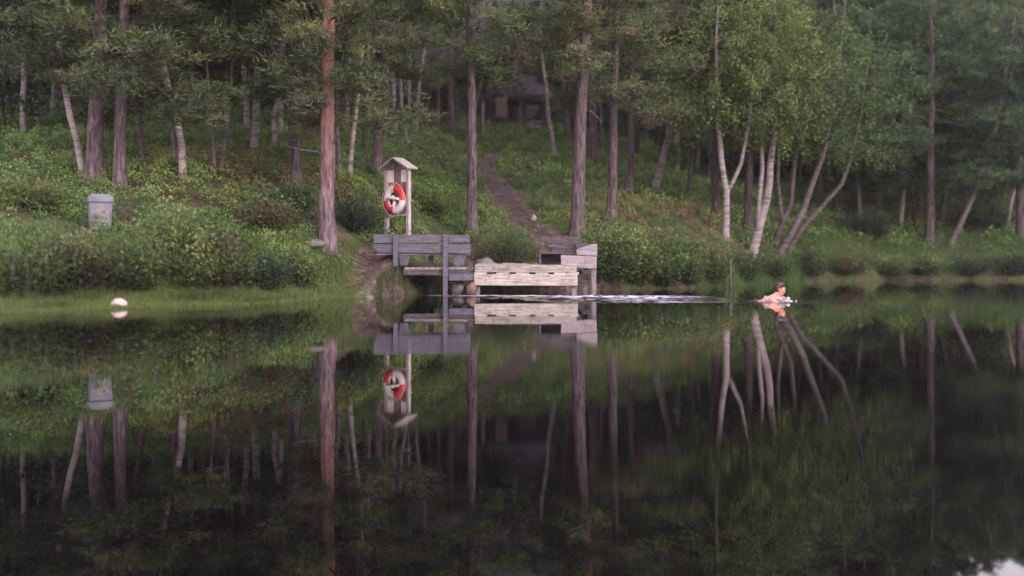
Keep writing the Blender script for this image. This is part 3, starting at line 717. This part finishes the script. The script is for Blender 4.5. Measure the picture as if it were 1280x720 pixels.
KT('birch', [(907, 301), (907, 260), (908, 240), (902, 200), (898, 160)], 9, 7.5, 2.9, 1.8, 'birch forking into two white limbs right of centre', pal='birchl',
   stems=[([(908, 242), (916, 228), (926, 205), (935, 160)], 6, 7)])
KT('birch', [(940, 321), (949, 285), (959, 250), (963, 205), (968, 150)], 10.5, 8.2, 3.2, 2.1, 'white twin-stemmed birch leaning over the right shore', pal='birchl',
   stems=[([(947, 292), (949, 250), (953, 210), (950, 150)], 7, 8)])
KT('birch', [(968, 312), (976, 285), (988, 255), (992, 215), (1000, 150)], 7, 8, 3.0, 2.0, 'grey birch splitting low into a Y shape', bark=M_BIRCHD, pal='birchl',
   stems=[([(978, 282), (975, 255), (972, 225), (975, 160)], 6, 7.5)])
KT('birch', [(972, 321), (990, 290), (1004, 262), (1018, 225), (1030, 190)], 9, 7.8, 3.0, 2.1, 'long grey birch leaning right beside the Y-shaped one', bark=M_BIRCHD, pal='birch')
KT('birch', [(984, 315), (1003, 285), (1030, 255), (1052, 230), (1066, 190)], 6.5, 7.0, 2.9, 2.0, 'most slanting grey stem at the right shore', pal='birch', bark=M_BIRCHD)
KT('birch', [(1047, 271), (1046, 240), (1045, 180)], 6, 8, 1.9, 2.0, 'short pale birch trunk half hidden by leaves at right', bark=M_BIRCHD, pal='birch')
KT('birch', [(1174, 280), (1178, 262), (1183, 235), (1190, 180)], 6, 8, 1.9, 2.0, 'small pale stem just right of the upright dark trunk', bark=M_BIRCHD, pal='dark')
KT('birch', [(1186, 309), (1200, 280), (1224, 228), (1240, 180)], 7, 8, 1.9, 2.2, 'far right birch slanting up to the right', bark=M_BIRCHD, pal='dark')
KT('birch', [(1150, 275), (1149, 240), (1148, 180)], 7, 9, 1.9, 2.2, 'pale stem just left of the upright dark trunk', bark=M_BIRCHD, pal='dark')

# repeated distant trees: prototypes copied with shared meshes -------------
def proto(kind, i):
    rng = np.random.default_rng(100+i*13+(kind == 'pine')*7); H = {'pine': 14.5, 'birch': 10.5}[kind]+rng.uniform(-1, 1)
    t = empty('pine_tree' if kind == 'pine' else 'birch_tree'); m = MB(); r0 = .17 if kind == 'pine' else .1
    path = [Vector((0, 0, -.3))]; lean = Vector((rng.uniform(-.06, .06), rng.uniform(-.06, .06), 0))*(1 if kind == 'pine' else 3)
    while path[-1].z < H: path.append(path[-1]+Vector((rng.uniform(-.05, .05), rng.uniform(-.05, .05), .8))+lean)
    m.tube(path, [max(.01, r0*(1-max(0, p.z)/(H+.9))**.8) for p in path], 8, wob=.04)
    if kind == 'pine':
        c = pine_crown(m, path, r0, H, 3.6+rng.uniform(-.8, .8), 2.9, rng, .55, .26, .05, tufts=.9)
        finish_tree(t, m, c, M_PINE, M_NEEDLE, 'pine', rng)
    else:
        c = birch_crown(m, path, r0, H, 2.2, 2.4, rng, .8, .15, .12)
        finish_tree(t, m, c, M_BIRCH, M_LEAF, 'birch', rng)
    return t
PROTO = {'pine': [proto('pine', i) for i in range(4)], 'birch': [proto('birch', i) for i in range(4)]}
def young(i):
    rng = np.random.default_rng(300+i); H = 6.5+rng.uniform(-.6, .8); t = empty('young_tree'); m = MB()
    path = [Vector((0, 0, -.3))]
    while path[-1].z < H: path.append(path[-1]+Vector((rng.uniform(-.06, .06), rng.uniform(-.06, .06), .6)))
    m.tube(path, [max(.008, .055*(1-max(0, p.z)/(H+.7))) for p in path], 6, wob=.04)
    finish_tree(t, m, birch_crown(m, path, .055, H, .7, 1.9, rng, .8, .15, .11), M_TWIG, M_LEAF, ['dark', 'birch'][i % 2], rng); return t
def tall(i):
    rng = np.random.default_rng(400+i); H = 10+rng.uniform(-.6, .8); t = empty('birch_tree'); m = MB()
    path = [Vector((0, 0, -.3))]; ln = Vector((rng.uniform(-.07, .07), rng.uniform(-.04, .04), 0))
    while path[-1].z < H: path.append(path[-1]+ln+Vector((rng.uniform(-.07, .07), rng.uniform(-.07, .07), .6)))
    m.tube(path, [max(.008, .085*(1-max(0, p.z)/(H+.7))**.8) for p in path], 7, wob=.05)
    finish_tree(t, m, birch_crown(m, path, .08, H, 4.6, 1.7, rng, .7, .15, .11), M_BIRCH, M_LEAF, 'birch', rng); return t
PROTO['tall'] = [tall(i) for i in range(4)]
PROTO['young'] = [young(i) for i in range(4)]
used = set()
def place(kind, x, y, s, label, group):
    i = random.randrange(4); src = PROTO[kind][i]
    if (kind, i) in used:
        r = src.copy(); COL.objects.link(r)
        for ch in src.children:
            c = ch.copy(); COL.objects.link(c); c.parent = r
    else: r = src; used.add((kind, i))
    r.location = (x, y, hz(x, y)); r.rotation_euler = (0, 0, random.uniform(0, 6.28)); r.scale = (s, s, s*random.uniform(.92, 1.1))
    tag(r, label, 'tree', group)
key_pos = [(o.location.x, o.location.y) for o in COL.objects if o.type == 'EMPTY' and 'tree' in o.name and o.get('label')]
placed = list(key_pos)
rg = random.Random(77)
def scatter(n, y0, y1, kx0, kx1, pine_share, group_fn, smin, smax, mind):
    c = 0
    for _ in range(n*40):
        if c >= n: break
        y = math.sqrt(rg.uniform(y0*y0, y1*y1)); x = rg.uniform(kx0, kx1)*y
        if y - float(shore(x)) < 6: continue
        if float(path_dist(np.array(x), np.array(y))) < .8: continue
        px = CX+x/y*FPX
        if 585 < px < 705 and y < 95: continue
        if 470 < px < 830 and y < 46: continue
        if 330 < px < 470 and y < 44: continue
        if any((x-a)**2+(y-b)**2 < mind**2 for a, b in placed): continue
        ps = pine_share(px); kind = 'young' if ps < 0 else ('pine' if rg.random() < ps else 'birch')
        s_ = rg.uniform(smin, smax)
        if 1178 < px < 1340:
            s_ = min(s_, (.238*y+.8-hz(x, y))/({'pine': 16.5, 'birch': 12, 'young': 7.5}[kind]))
            if s_ < .4: continue
        placed.append((x, y)); place(kind, x, y, s_, *group_fn(kind, px, y)); c += 1
def gf(kind, px, y):
    zone = 'left' if px < 470 else ('right' if px > 830 else 'middle')
    k = kind
    far = 'far up' if y > 62 else 'partway up'
    lab = {'pine': 'brown-trunked pine', 'birch': 'pale-trunked birch', 'young': 'young leafy tree with low crown', 'tall': 'slender bare-stemmed pale birch'}[kind]
    where = {'left': 'the left part of the wooded slope', 'right': 'the right part of the wooded slope', 'middle': 'the slope behind the jetty'}[zone]
    return '%s %s %s' % (lab, far, where), '%s trees %s %s' % (k, far, where)
share = lambda px: .6 if px < 830 else .3
scatter(46, 40, 62, -.52, .5, share, gf, .8, 1.0, 2.3)
scatter(70, 62, 95, -.5, .5, share, gf, .9, 1.15, 2.6)
scatter(75, 95, 135, -.48, .5, lambda px: .75, gf, 1.0, 1.3, 3.0)
for px_, py_ in ((30, 172), (47, 162), (66, 152), (101, 146), (128, 170), (191, 141), (198, 141), (240, 152), (285, 174), (308, 168), (340, 182), (352, 170), (395, 176), (432, 168), (462, 170),
      (496, 166), (520, 170), (534, 160), (548, 168), (562, 158), (574, 172), (604, 176), (728, 176), (752, 186), (778, 178), (800, 172), (808, 182), (872, 215), (888, 236), (918, 228), (1004, 238), (1075, 262), (1098, 258)):
    g_ = ground_hit(px_, py_); placed.append((g_.x, g_.y)); place('tall', g_.x, g_.y, rg.uniform(.75, 1.0), *gf('tall', px_, g_.y))
for px_, y_ in ((985, 104), (1005, 98), (1020, 112), (1040, 101), (1060, 108), (1085, 99), (1110, 106), (1140, 100), (1165, 110), (960, 110)):
    x_ = (px_-CX)/FPX*y_; placed.append((x_, y_)); place('pine', x_, y_, 1.4, *gf('pine', px_, y_))
for px_, py_ in ((1076, 282), (1126, 286), (1214, 272), (1256, 286), (1100, 262)):
    g_ = ground_hit(px_, py_); placed.append((g_.x, g_.y)); place('birch', g_.x, g_.y, rg.uniform(.75, .85), *gf('birch', px_, g_.y))
YS = [(4, 165), (22, 150), (60, 148), (85, 140), (140, 142), (175, 138), (215, 139), (240, 140), (270, 150), (330, 148), (375, 152), (415, 150), (465, 148), (505, 150), (548, 150), (580, 150),
      (712, 150), (735, 158), (760, 165), (785, 175), (800, 160), (835, 190), (850, 222), (880, 214), (905, 225), (940, 215), (970, 232), (1000, 205), (1020, 235), (1062, 228), (1085, 255), (1100, 215),
      (1120, 240), (1140, 225), (1200, 235), (1215, 215), (1240, 255), (1262, 230), (1275, 245)]
for i_, (px_, py_) in enumerate(YS):
    g_ = ground_hit(px_, py_); sc_ = rg.uniform(.7, 1.0) if px_ > 830 else rg.uniform(.8, 1.1)
    place('young', g_.x, g_.y, sc_, *gf('young', px_, g_.y)); placed.append((g_.x, g_.y))
scatter(60, 60, 115, -.5, .5, lambda px: -1, lambda k, px, y: gf('young', px, y), .9, 1.3, 1.5)
for px_, y_ in ((612, 97), (628, 101), (640, 98), (652, 104), (668, 99), (684, 103), (634, 112), (660, 116), (645, 124), (622, 120), (676, 122)):
    x_ = (px_-CX)/FPX*y_; placed.append((x_, y_)); place('pine', x_, y_, 1.35, *gf('pine', px_, y_))
for px_, y_ in ((1205, 70), (1222, 64), (1240, 72), (1262, 66), (1282, 75), (1230, 84), (1250, 58)):
    x_ = (px_-CX)/FPX*y_; placed.append((x_, y_)); place('pine', x_, y_, (.236*y_+.8-hz(x_, y_))/15.5, *gf('pine', px_, y_))
# a few trees left and right beyond the frame, which keep the side steps honest
scatter(10, 36, 60, -.75, -.52, lambda px: .5, gf, .85, 1.05, 3)
scatter(12, 46, 75, .5, .75, lambda px: .4, gf, .8, .95, 3)

# far wood: reads as one dark mass behind everything
def far_wood():
    rng = np.random.default_rng(5); P = []
    nb = 700
    for i in range(nb):
        y = rng.uniform(132, 175); x = rng.uniform(-.62, .62)*y; z0 = hz(x, y)
        h = rng.uniform(11, 17)*(.8 if .35 < x/y < .45 else 1); r = rng.uniform(1.8, 3.0); q = 130
        u = rng.random(q); a = rng.uniform(0, 2*np.pi, q); rr = r*(1-u**2)*np.sqrt(rng.random(q))
        P.append(np.stack([x+rr*np.cos(a), y+rr*np.sin(a), z0+h*(.12+.88*u)], 1))
    P = np.concatenate(P); n = len(P)
    o = leaf_mesh('distant_forest', P, rand_dirs(n, rng), rng.uniform(.5, 1.1, n), rng.uniform(.4, .8, n), pick('dark', n, rng)*1.1, M_LEAF, None, rng)
    tag(o, 'dark mass of treetops on the far hillside', None, kind='stuff')
far_wood()

# ------------------------------------------------------------------ undergrowth
def clumps(C, Rr, Hh, nper, L, W, pal, rng, lift=0.0):
    """leafy cushions: centres C (n,2), radius, height -> leaf arrays"""
    n = len(C); idx = np.repeat(np.arange(n), nper); q = len(idx)
    dv = rand_dirs(q, rng, -.05); k = rng.uniform(.55, 1.0, (q, 1))
    off = dv*k*np.stack([Rr[idx], Rr[idx], Hh[idx]], 1)
    x = C[idx, 0]+off[:, 0]; y = C[idx, 1]+off[:, 1]; z = hgt(x, y)+off[:, 2]+lift
    P = np.stack([x, y, z], 1); D = dv*.8+rand_dirs(q, rng)*.8+np.array([0, 0, .35])
    cl = pal(C)[idx]; shade = rng.uniform(.8, 1.2, n)[idx][:, None]*(.55+.6*np.clip(off[:, 2:3]/Hh[idx][:, None], 0, 1))  # random tone per cushion, times painted shade deepening towards its foot
    return P, D, L*rng.uniform(.7, 1.3, q), W*rng.uniform(.7, 1.3, q), cl*shade*rng.uniform(.8, 1.2, (q, 1))
def pal_under(C):
    x, y = C[:, 0], C[:, 1]; v = wav(x, y, .8, 1.3)+.5*wav(x, y, 2.6, .4)+RNG.normal(0, .25, len(C))
    heather = np.exp(-((x-4.4)/1.9)**2-((y-33)/2.6)**2)*1.3 + np.exp(-((x+6.2)/2.2)**2-((y-27.5)/1.8)**2)*.9
    g = np.array([(.085, .14, .045)]); yl = np.array([(.135, .175, .055)]); br = np.array([(.135, .1, .06)]); dk = np.array([(.045, .085, .038)])
    out = np.where((v > .35+.5*np.clip((y-29)/6, 0, 1)*(x < -5.5))[:, None], yl, np.where((v < -.55)[:, None], dk, g))
    out = np.where((RNG.random(len(C)) < np.clip(heather, .01, .55))[:, None], br, out)
    far = np.clip((y-34)/25, 0, 1)[:, None]*np.clip(.25+np.abs(x)/y[:]*2.4, 0, 1)[:, None]
    return out*1.75*(1-far*.25)
parts = []
def zone(n, y0, y1, rmin, rmax, hmin, hmax, nper, L, W, tmin=1.2, kx=.52, seed=1):
    rng = np.random.default_rng(seed)
    y = np.sqrt(rng.uniform(y0*y0, y1*y1, n)); x = rng.uniform(-kx, kx, n)*y; t = y-shore(x)
    tm = np.where(x < -3.0, 3.0, tmin)
    ok = (t > tm) & (path_dist(x, y) > -.1+.12*np.sin(y*5.3+x*2)) & (dirt(x, y) < .4) & ~((x > -1.6) & (x < 2.2) & (y < 28.1))
    C = np.stack([x, y], 1)[ok]; m = len(C)
    parts.append(clumps(C, rng.uniform(rmin, rmax, m), rng.uniform(hmin, hmax, m), nper, L, W, pal_under, rng))
zone(6500, 18, 36, .12, .34, .12, .4, 62, .055, .035, .45, seed=1)
zone(5500, 35, 60, .2, .5, .18, .5, 30, .1, .07, seed=2)
zone(4200, 58, 110, .4, .9, .25, .7, 22, .2, .15, seed=3)
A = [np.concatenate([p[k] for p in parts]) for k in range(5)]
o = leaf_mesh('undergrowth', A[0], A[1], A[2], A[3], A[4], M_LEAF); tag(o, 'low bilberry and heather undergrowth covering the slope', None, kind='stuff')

def grass():
    rng = np.random.default_rng(9); P, D, L, C = [], [], [], []
    def strip(n, xf, tf, l0, l1, cols, spread=.35):
        x = xf(rng, n); y = shore(x)+tf(rng, n); z = hgt(x, y)
        P.append(np.stack([x, y, z-.01], 1)); D.append(np.array([0, 0, 1])+rand_dirs(n, rng)*spread); L.append(rng.uniform(l0, l1, n))
        c = np.array(cols)[rng.integers(0, len(cols), n)]*rng.uniform(.75, 1.3, (n, 1)); C.append(c)
    lg = [(.11, .15, .045), (.15, .18, .06), (.08, .12, .035)]
    strip(60000, lambda r, n: r.uniform(-9.5, -3.0, n), lambda r, n: r.uniform(.0, 3.2, n), .025, .075, lg, .7)
    strip(9000, lambda r, n: r.uniform(-9.5, -3.3, n), lambda r, n: r.uniform(2.0, 4.0, n), .1, .32, [(.07, .13, .035), (.11, .17, .045)])
    strip(4500, lambda r, n: r.uniform(4.6, 9, n), lambda r, n: r.uniform(-.1, .7, n), .12, .34, [(.06, .13, .04), (.1, .17, .05), (.05, .1, .035)])
    strip(12000, lambda r, n: r.uniform(8, 20, n), lambda r, n: r.uniform(-.1, 3.5, n), .12, .4, [(.06, .12, .035), (.09, .16, .045)])
    strip(3500, lambda r, n: r.uniform(-2.7, -1.3, n), lambda r, n: r.uniform(-.1, .7, n), .05, .16, [(.05, .08, .03), (.09, .11, .045)])
    for k_ in range(26):      # scattered taller tufts in the short shore grass
        cx_, tt_ = rng.uniform(-9.3, -3.2), rng.uniform(.2, 2.6); kk = .6+.8*rng.random()
        strip(170, lambda r, n: cx_+r.normal(0, .16, n), lambda r, n: tt_+r.normal(0, .12, n), .07, .2, [(.06*kk, .1*kk, .035*kk), (.1*kk, .13*kk, .045*kk)])
    P_, D_, L_, C_ = map(np.concatenate, (P, D, L, C))
    o = leaf_mesh('grass', P_, D_, L_, .012, C_, M_LEAF, None, rng, rhomb=False); tag(o, 'bright short grass along the water edge', None, kind='stuff')
grass()

# individual shrubs -------------------------------------------------------
def shrub(px, py_base, w, h, label, pal='bush', n=1500, seed=0, group=None, leaf=.06, name='bush', depth=None, tall=False, cat='bush', sink=.05):
    rng = np.random.default_rng(seed+500)
    if depth is None: g = ground_hit(px, py_base)
    else: g = Vector((X(px, depth), depth, hz(X(px, depth), depth)))
    t = empty(name, g - Vector((0, 0, sink))); tag(t, label, cat, group)
    m = MB(); P, D, CL = [], [], []
    ns = max(9, int(n/90))
    for i in range(ns):
        a = rng.uniform(0, 6.28); rr = math.sqrt(rng.random()); e = Vector((math.cos(a)*rr*w*.5, math.sin(a)*rr*w*.42, h*rng.uniform(.55, 1.05)*(1-.45*rr*rr)))
        pts = [Vector((e.x*.15, e.y*.15, 0)), Vector((e.x*.6, e.y*.6, e.z*.5)), e]
        m.tube(pts, [.012, .008, .003], 4, cap=False); q = n//ns; cl = rng.integers(0, 64)
        tt = rng.uniform(.2 if not tall else .05, 1.03, (q, 1)); mid = np.array(pts[1]); E = np.array(e)
        pos = E*tt+(mid-E*.5)*4*tt*(1-tt)+rng.normal(0, 1, (q, 3))*np.array([.11, .11, .075])*max(.6, min(1.3, w))
        pos[:, 2] = np.maximum(pos[:, 2], .02)
        P.append(pos); D.append(rand_dirs(q, rng)+np.array([e.x, e.y, .5])*.9); CL.append(np.full(q, cl))
    m.build('stem', M_TWIG, t, True)
    P = np.concatenate(P); D = np.concatenate(D); CL = np.concatenate(CL); n_ = len(P)
    col = pick(pal, n_, rng, CL)*(.35+.95*np.clip(P[:, 2:3]/h, 0, 1.1))  # leaf colour falls off towards the base, shade painted into the bush
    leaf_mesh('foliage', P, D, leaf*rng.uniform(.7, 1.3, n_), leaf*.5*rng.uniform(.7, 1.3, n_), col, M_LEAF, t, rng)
G1 = 'shrubs along the left bank'
LB = [
 (20, 372, 1.6, .95, 'dark green shrub at the left edge behind the shore grass', 'bush'),
 (66, 366, 1.3, .85, 'rounded dark shrub below the side path', 'dark'),
 (112, 362, 1.2, .8, 'reddish green shrub just below the litter bin', 'bushr'),
 (160, 360, 1.3, .9, 'broad mixed green shrub behind the pale pink stone', 'bush'),
 (205, 345, 1.1, 1.15, 'tallest light green shrub of the left bank', 'birchl'),
 (238, 360, 1.2, .9, 'yellow-green shrub right of the tallest bank shrub', 'bush'),
 (283, 361, 1.2, .85, 'reddish tinged shrub midway along the left bank', 'bushr'),
 (322, 362, 1.0, .8, 'dark leafy shrub on the left bank near the earth bank', 'dark'),
 (372, 358, .9, .75, 'green shrub at the foot of the red-barked pine', 'bush'),
 (72, 325, .9, .4, 'low brown-green bush right in front of the bin', 'bushr'),
 (265, 330, 1.3, .6, 'low dark bush on top of the left bank', 'dark'),
 (335, 290, 1.3, .7, 'red-brown bush behind the bank left of the pine', 'bushr'),
 (350, 270, 1.2, .7, 'dark round bush behind the left bank', 'dark'),
 (440, 290, 1.3, .8, 'dark bush between the pine and the life ring', 'dark'),
 (540, 270, 1.5, .7, 'yellow-green bush right of the life ring', 'bush'),
 (40, 262, 1.6, .6, 'broad light green bush above the side path', 'bush'),
]
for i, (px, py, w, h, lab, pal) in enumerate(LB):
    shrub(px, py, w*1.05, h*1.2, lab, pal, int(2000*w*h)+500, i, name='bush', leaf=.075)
shrub(325, 232, .9, 1.0, 'pale green sapling among low undergrowth left of the pines', 'birchl', 500, 60, name='sapling', cat='sapling')
shrub(636, 322, 1.75, 1.15, 'large round bush between the path and the left bench', 'bush', 3600, 61, leaf=.055, depth=28.1)
shrub(606, 322, .9, .6, 'small bush at the pine foot behind the left bench', 'bushr', 900, 62, leaf=.05, depth=27.9)
RBK = [
 (764, 354, 1.2, 1.45, 'tall leafy bush directly right of the boxy bench', 'birchl'),
 (793, 354, 1.2, 1.3, 'broad-leaved bush overhanging the water right of the jetty', 'birchl'),
 (826, 355, 1.1, 1.05, 'leafy bush in the middle of the right bank', 'birch'),
 (860, 354, 1.1, 1.15, 'yellowish bush below the brown heather', 'bush'),
 (890, 353, 1.0, 1.1, 'yellow-green bush left of the thin upright stake', 'bush'),
 (930, 350, 1.0, 1.0, 'dark bush just right of the thin upright stake', 'birch'),
 (965, 346, 1.2, .8, 'low green bush under the leaning birches', 'bush'),
 (1010, 344, 1.4, .8, 'dark low bush right of the leaning birches', 'dark'),
 (1060, 343, 1.5, .8, 'brown-tinged bush at the far right water edge', 'bushr'),
 (1110, 343, 1.8, .7, 'light green low bush left of the upright dark trunk', 'bush'),
 (1155, 343, 1.6, .7, 'green bush on the water edge below the upright dark trunk', 'birch'),
 (1205, 343, 1.8, .8, 'dark bush below the slanting far right birch', 'dark'),
 (1265, 343, 1.8, .9, 'dark bush at the right edge of the shore', 'dark'),
 (1080, 300, 2.0, 1.3, 'big dim bush under the right birch canopy', 'dark'),
 (1230, 290, 2.2, 1.3, 'dim bush behind the far right slanting birch', 'dark'),
 (800, 318, 1.4, .8, 'green bush halfway up the bank behind the overhanging one', 'bush'),
 (755, 322, 1.1, .7, 'light bush at the foot of the tall pine by the boxy bench', 'birchl'),
 (850, 325, 1.5, .7, 'low yellow-green bush on the bank under the brown heather', 'bush'),
]
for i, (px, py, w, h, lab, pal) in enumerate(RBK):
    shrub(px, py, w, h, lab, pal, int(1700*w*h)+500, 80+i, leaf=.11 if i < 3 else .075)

# stake standing in the water at right
m = MB(); q = at(913, 320, 29.5); m.tube([(q.x+.03, 29.5, -.6), (q.x+.01, 29.5, .2), (q.x, 29.5, CAM_H-.12)], [.024, .02, .014], 8, wob=.12)
o = m.build('stake', M_BIRCHD, None, True); tag(o, 'thin pale upright stake in the water before the right bank', 'stake')

# ------------------------------------------------------------------ bather
def bather():
    d = 21.0; x = X(970, d)
    V = [ # pelvis first
     ((-.62, 0, -.30), (.15, .12)), ((-.42, 0, -.2), (.14, .11)), ((-.22, 0, -.08), (.165, .12)), ((-.07, 0, .0), (.17, .105)),
     ((.03, 0, .075), (.07, .07)), ((.065, 0, .13), (.07, .075)), ((.085, 0, .185), (.085, .098)), ((.07, 0, .245), (.07, .08)),
    ]
    E = [(0,1),(1,2),(2,3),(3,4),(4,5),(5,6),(6,7)]
    def chain(start, items):
        p = start
        for c, r in items: V.append((c, r)); E.append((p, len(V)-1)); p = len(V)-1
        return p
    for s in (-1, 1):
        hnd = chain(3, [((-.03, s*.17, -.0), (.062, .062)), ((.12, s*.3, -.09), (.045, .045)), ((.2, s*.34, -.12), (.04, .04)), ((.38, s*.2, -.14), (.028, .028)), ((.45, s*.15, -.145), (.03, .018))])
        for k in range(4): chain(hnd, [((.49, s*(.125+.018*k), -.148), (.009, .009)), ((.53-.006*abs(k-1), s*(.12+.02*k), -.155), (.008, .008))])
        chain(hnd, [((.46, s*.115, -.15), (.01, .01)), ((.48, s*.09, -.155), (.009, .009))])
        chain(0, [((-.72, s*.1, -.36), (.095, .095)), ((-1.0, s*.2, -.5), (.065, .065)), ((-1.12, s*.22, -.52), (.055, .055)), ((-1.42, s*.2, -.62), (.035, .035)), ((-1.52, s*.2, -.66), (.03, .03))])
    chain(6, [((.165, 0, .175), (.022, .022))])
    me = bpy.data.meshes.new('person'); me.from_pydata([v[0] for v in V], E, [])
    o = link_mesh('person', me, M_SKIN); o.location = (x, d, .02); o.rotation_euler = (0, 0, R(-22)); me.materials.append(M_SKIN)
    sk = o.modifiers.new('skin', 'SKIN')
    for i, v in enumerate(V):
        sv = me.skin_vertices[0].data[i]; sv.radius = v[1]; sv.use_root = (i == 0)
    sk.use_smooth_shade = True; ss = o.modifiers.new('sub', 'SUBSURF'); ss.levels = 2; ss.render_levels = 2
    tag(o, 'bare-shouldered person swimming in the lake right of the jetty', 'person')
    bm = bmesh.new(); bmesh.ops.create_uvsphere(bm, u_segments=20, v_segments=14, radius=1)
    for v in bm.verts:
        w = 1+.04*math.sin(v.co.y*14+v.co.z*9); v.co = Vector((v.co.x*.095*w, v.co.y*.085*w, v.co.z*.1))
    bmesh.ops.delete(bm, geom=[v for v in bm.verts if v.co.x*.9+(-v.co.z)*.55 > .035], context='VERTS')
    hm = bpy.data.meshes.new('hair'); bm.to_mesh(hm); bm.free(); h = link_mesh('hair', hm, M_HAIR, o, True); h.location = (.07, 0, .215)
    for s in (-1, 1):
        bm = bmesh.new(); bmesh.ops.create_uvsphere(bm, u_segments=10, v_segments=8, radius=.011); em = bpy.data.meshes.new('eye'); bm.to_mesh(em); bm.free()
        e = link_mesh('eye', em, M_EYE, o, True); e.location = (.155, s*.033, .2)
        bm = bmesh.new(); bmesh.ops.create_uvsphere(bm, u_segments=10, v_segments=8, radius=1)
        for v in bm.verts: v.co = Vector((v.co.x*.014, v.co.y*.008, v.co.z*.028))
        em = bpy.data.meshes.new('ear'); bm.to_mesh(em); bm.free(); e = link_mesh('ear', em, M_SKIN, o, True); e.location = (.07, s*.082, .19)
    bm = bmesh.new(); bmesh.ops.create_uvsphere(bm, u_segments=10, v_segments=6, radius=1)
    for v in bm.verts: v.co = Vector((v.co.x*.006, v.co.y*.024, v.co.z*.008))
    em = bpy.data.meshes.new('mouth'); bm.to_mesh(em); bm.free(); e = link_mesh('mouth', em, M_RED, o, True); e.location = (.148, 0, .135)
    # splash: broken white water thrown up around the shoulders
    rg = random.Random(3); bm = bmesh.new()
    for i in range(70):
        a = rg.uniform(0, 6.28); rr = rg.uniform(.16, .3) if rg.random() < .8 else rg.uniform(.3, .42)
        z_ = abs(rg.gauss(0, .035))*(1.4 if rr < .27 else .4); s_ = rg.uniform(.006, .024)*(1 if rr < .3 else .6)
        mt = Matrix.Translation((rr*math.cos(a)*.95-.02, rr*math.sin(a)*.8, z_)) @ Matrix.Diagonal((s_*1.5, s_*1.3, s_, 1))
        bmesh.ops.create_icosphere(bm, subdivisions=1, radius=1, matrix=mt)
    sm = bpy.data.meshes.new('splash'); bm.to_mesh(sm); bm.free()
    so = link_mesh('splash', sm, M_FOAM, None, True); so.location = (x, d, .0)
    tag(so, 'white broken water splashing around the swimmer', None, kind='stuff')
M_FOAM = surf('foam_and_glint', lambda nt: ((.55, .52, .58), None), .3, .5)
bather()

# ------------------------------------------------------------------ thin evening haze filling the air over lake and wood
def haze():
    m = bpy.data.materials.new('haze'); m.use_nodes = True; nt = m.node_tree; nt.nodes.clear()
    out = nt.nodes.new('ShaderNodeOutputMaterial'); v = N(nt, 'ShaderNodeVolumeScatter', Density=HAZE); v.inputs['Color'].default_value = (.97, .9, .96, 1)
    nt.links.new(v.outputs[0], out.inputs['Volume'])
    b = MB(); b.box(-190, 190, -60, 190, -4, 42); o = b.build('haze', m); tag(o, 'thin lavender evening haze over the lake and the wood', None, kind='stuff')
def smoke():
    m = bpy.data.materials.new('smoke'); m.use_nodes = True; nt = m.node_tree; nt.nodes.clear()
    out = nt.nodes.new('ShaderNodeOutputMaterial'); v = N(nt, 'ShaderNodeVolumeScatter', Density=.035); v.inputs['Color'].default_value = (.98, .9, .97, 1)
    nt.links.new(v.outputs[0], out.inputs['Volume'])
    bm = bmesh.new()
    bmesh.ops.create_icosphere(bm, subdivisions=4, radius=1)
    for p in bm.verts:
        k = 1+.18*math.sin(p.co.x*4+p.co.z*3)+.12*math.sin(p.co.z*7+p.co.y*5); p.co = Vector((p.co.x*6.5*k, p.co.y*3.5*k, p.co.z*3*k))
    me = bpy.data.meshes.new('smoke'); bm.to_mesh(me); bm.free(); o = link_mesh('smoke', me, m, None, True); o.location = (-2.4, 42, 10.2); o.rotation_euler = (0, R(-14), 0)
    tag(o, 'faint lavender smoke drifting among the pine crowns', None, kind='stuff')
smoke()
HAZE = .00035
haze()

# ------------------------------------------------------------------ camera, light
cam_d = bpy.data.cameras.new('camera'); cam = bpy.data.objects.new('camera', cam_d); COL.objects.link(cam)
cam.location = (0, 0, CAM_H); cam.rotation_euler = (R(90), 0, 0)
cam_d.sensor_width = 36; cam_d.lens = 36*FPX/1280; cam_d.shift_y = -(360-HY)/1280
cam_d.clip_end = 3000; cam_d.clip_start = .1
cam_d.dof.use_dof = True; cam_d.dof.focus_distance = 25.3; cam_d.dof.aperture_fstop = .35
scene.camera = cam

SUN_EL, SUN_AZ = 22, 150       # azimuth measured clockwise from +Y; the sun stands behind the camera, to the right
w = bpy.data.worlds.new('World'); scene.world = w; w.use_nodes = True; nt = w.node_tree
bg = nt.nodes['Background']; sky = nt.nodes.new('ShaderNodeTexSky'); sky.sky_type = 'NISHITA'; sky.sun_disc = False
sky.sun_elevation = R(SUN_EL); sky.sun_rotation = R(SUN_AZ); sky.dust_density = 3; sky.air_density = 1
mx = mixc(nt, .8, sky.outputs[0], (22, 19.3, 21.8)); nt.links.new(mx, bg.inputs[0]); bg.inputs[1].default_value = .15
sd = bpy.data.lights.new('sun', 'SUN'); sd.energy = 2.1; sd.angle = R(12); sd.color = (1, .84, .72)
so = bpy.data.objects.new('sun', sd); COL.objects.link(so)
dirv = Vector((math.sin(R(SUN_AZ))*math.cos(R(SUN_EL)), math.cos(R(SUN_AZ))*math.cos(R(SUN_EL)), math.sin(R(SUN_EL))))
so.rotation_euler = dirv.to_track_quat('Z', 'Y').to_euler(); so.location = (10, -10, 30)

scene.view_settings.view_transform = 'Standard'; scene.view_settings.look = 'None'; scene.view_settings.exposure = 0
scene.render.engine = 'CYCLES'
cy = scene.cycles; cy.use_denoising = True; cy.max_bounces = 6; cy.diffuse_bounces = 3; cy.glossy_bounces = 3; cy.transmission_bounces = 3; cy.transparent_max_bounces = 4
cy.sample_clamp_indirect = 6; cy.caustics_reflective = False; cy.caustics_refractive = False
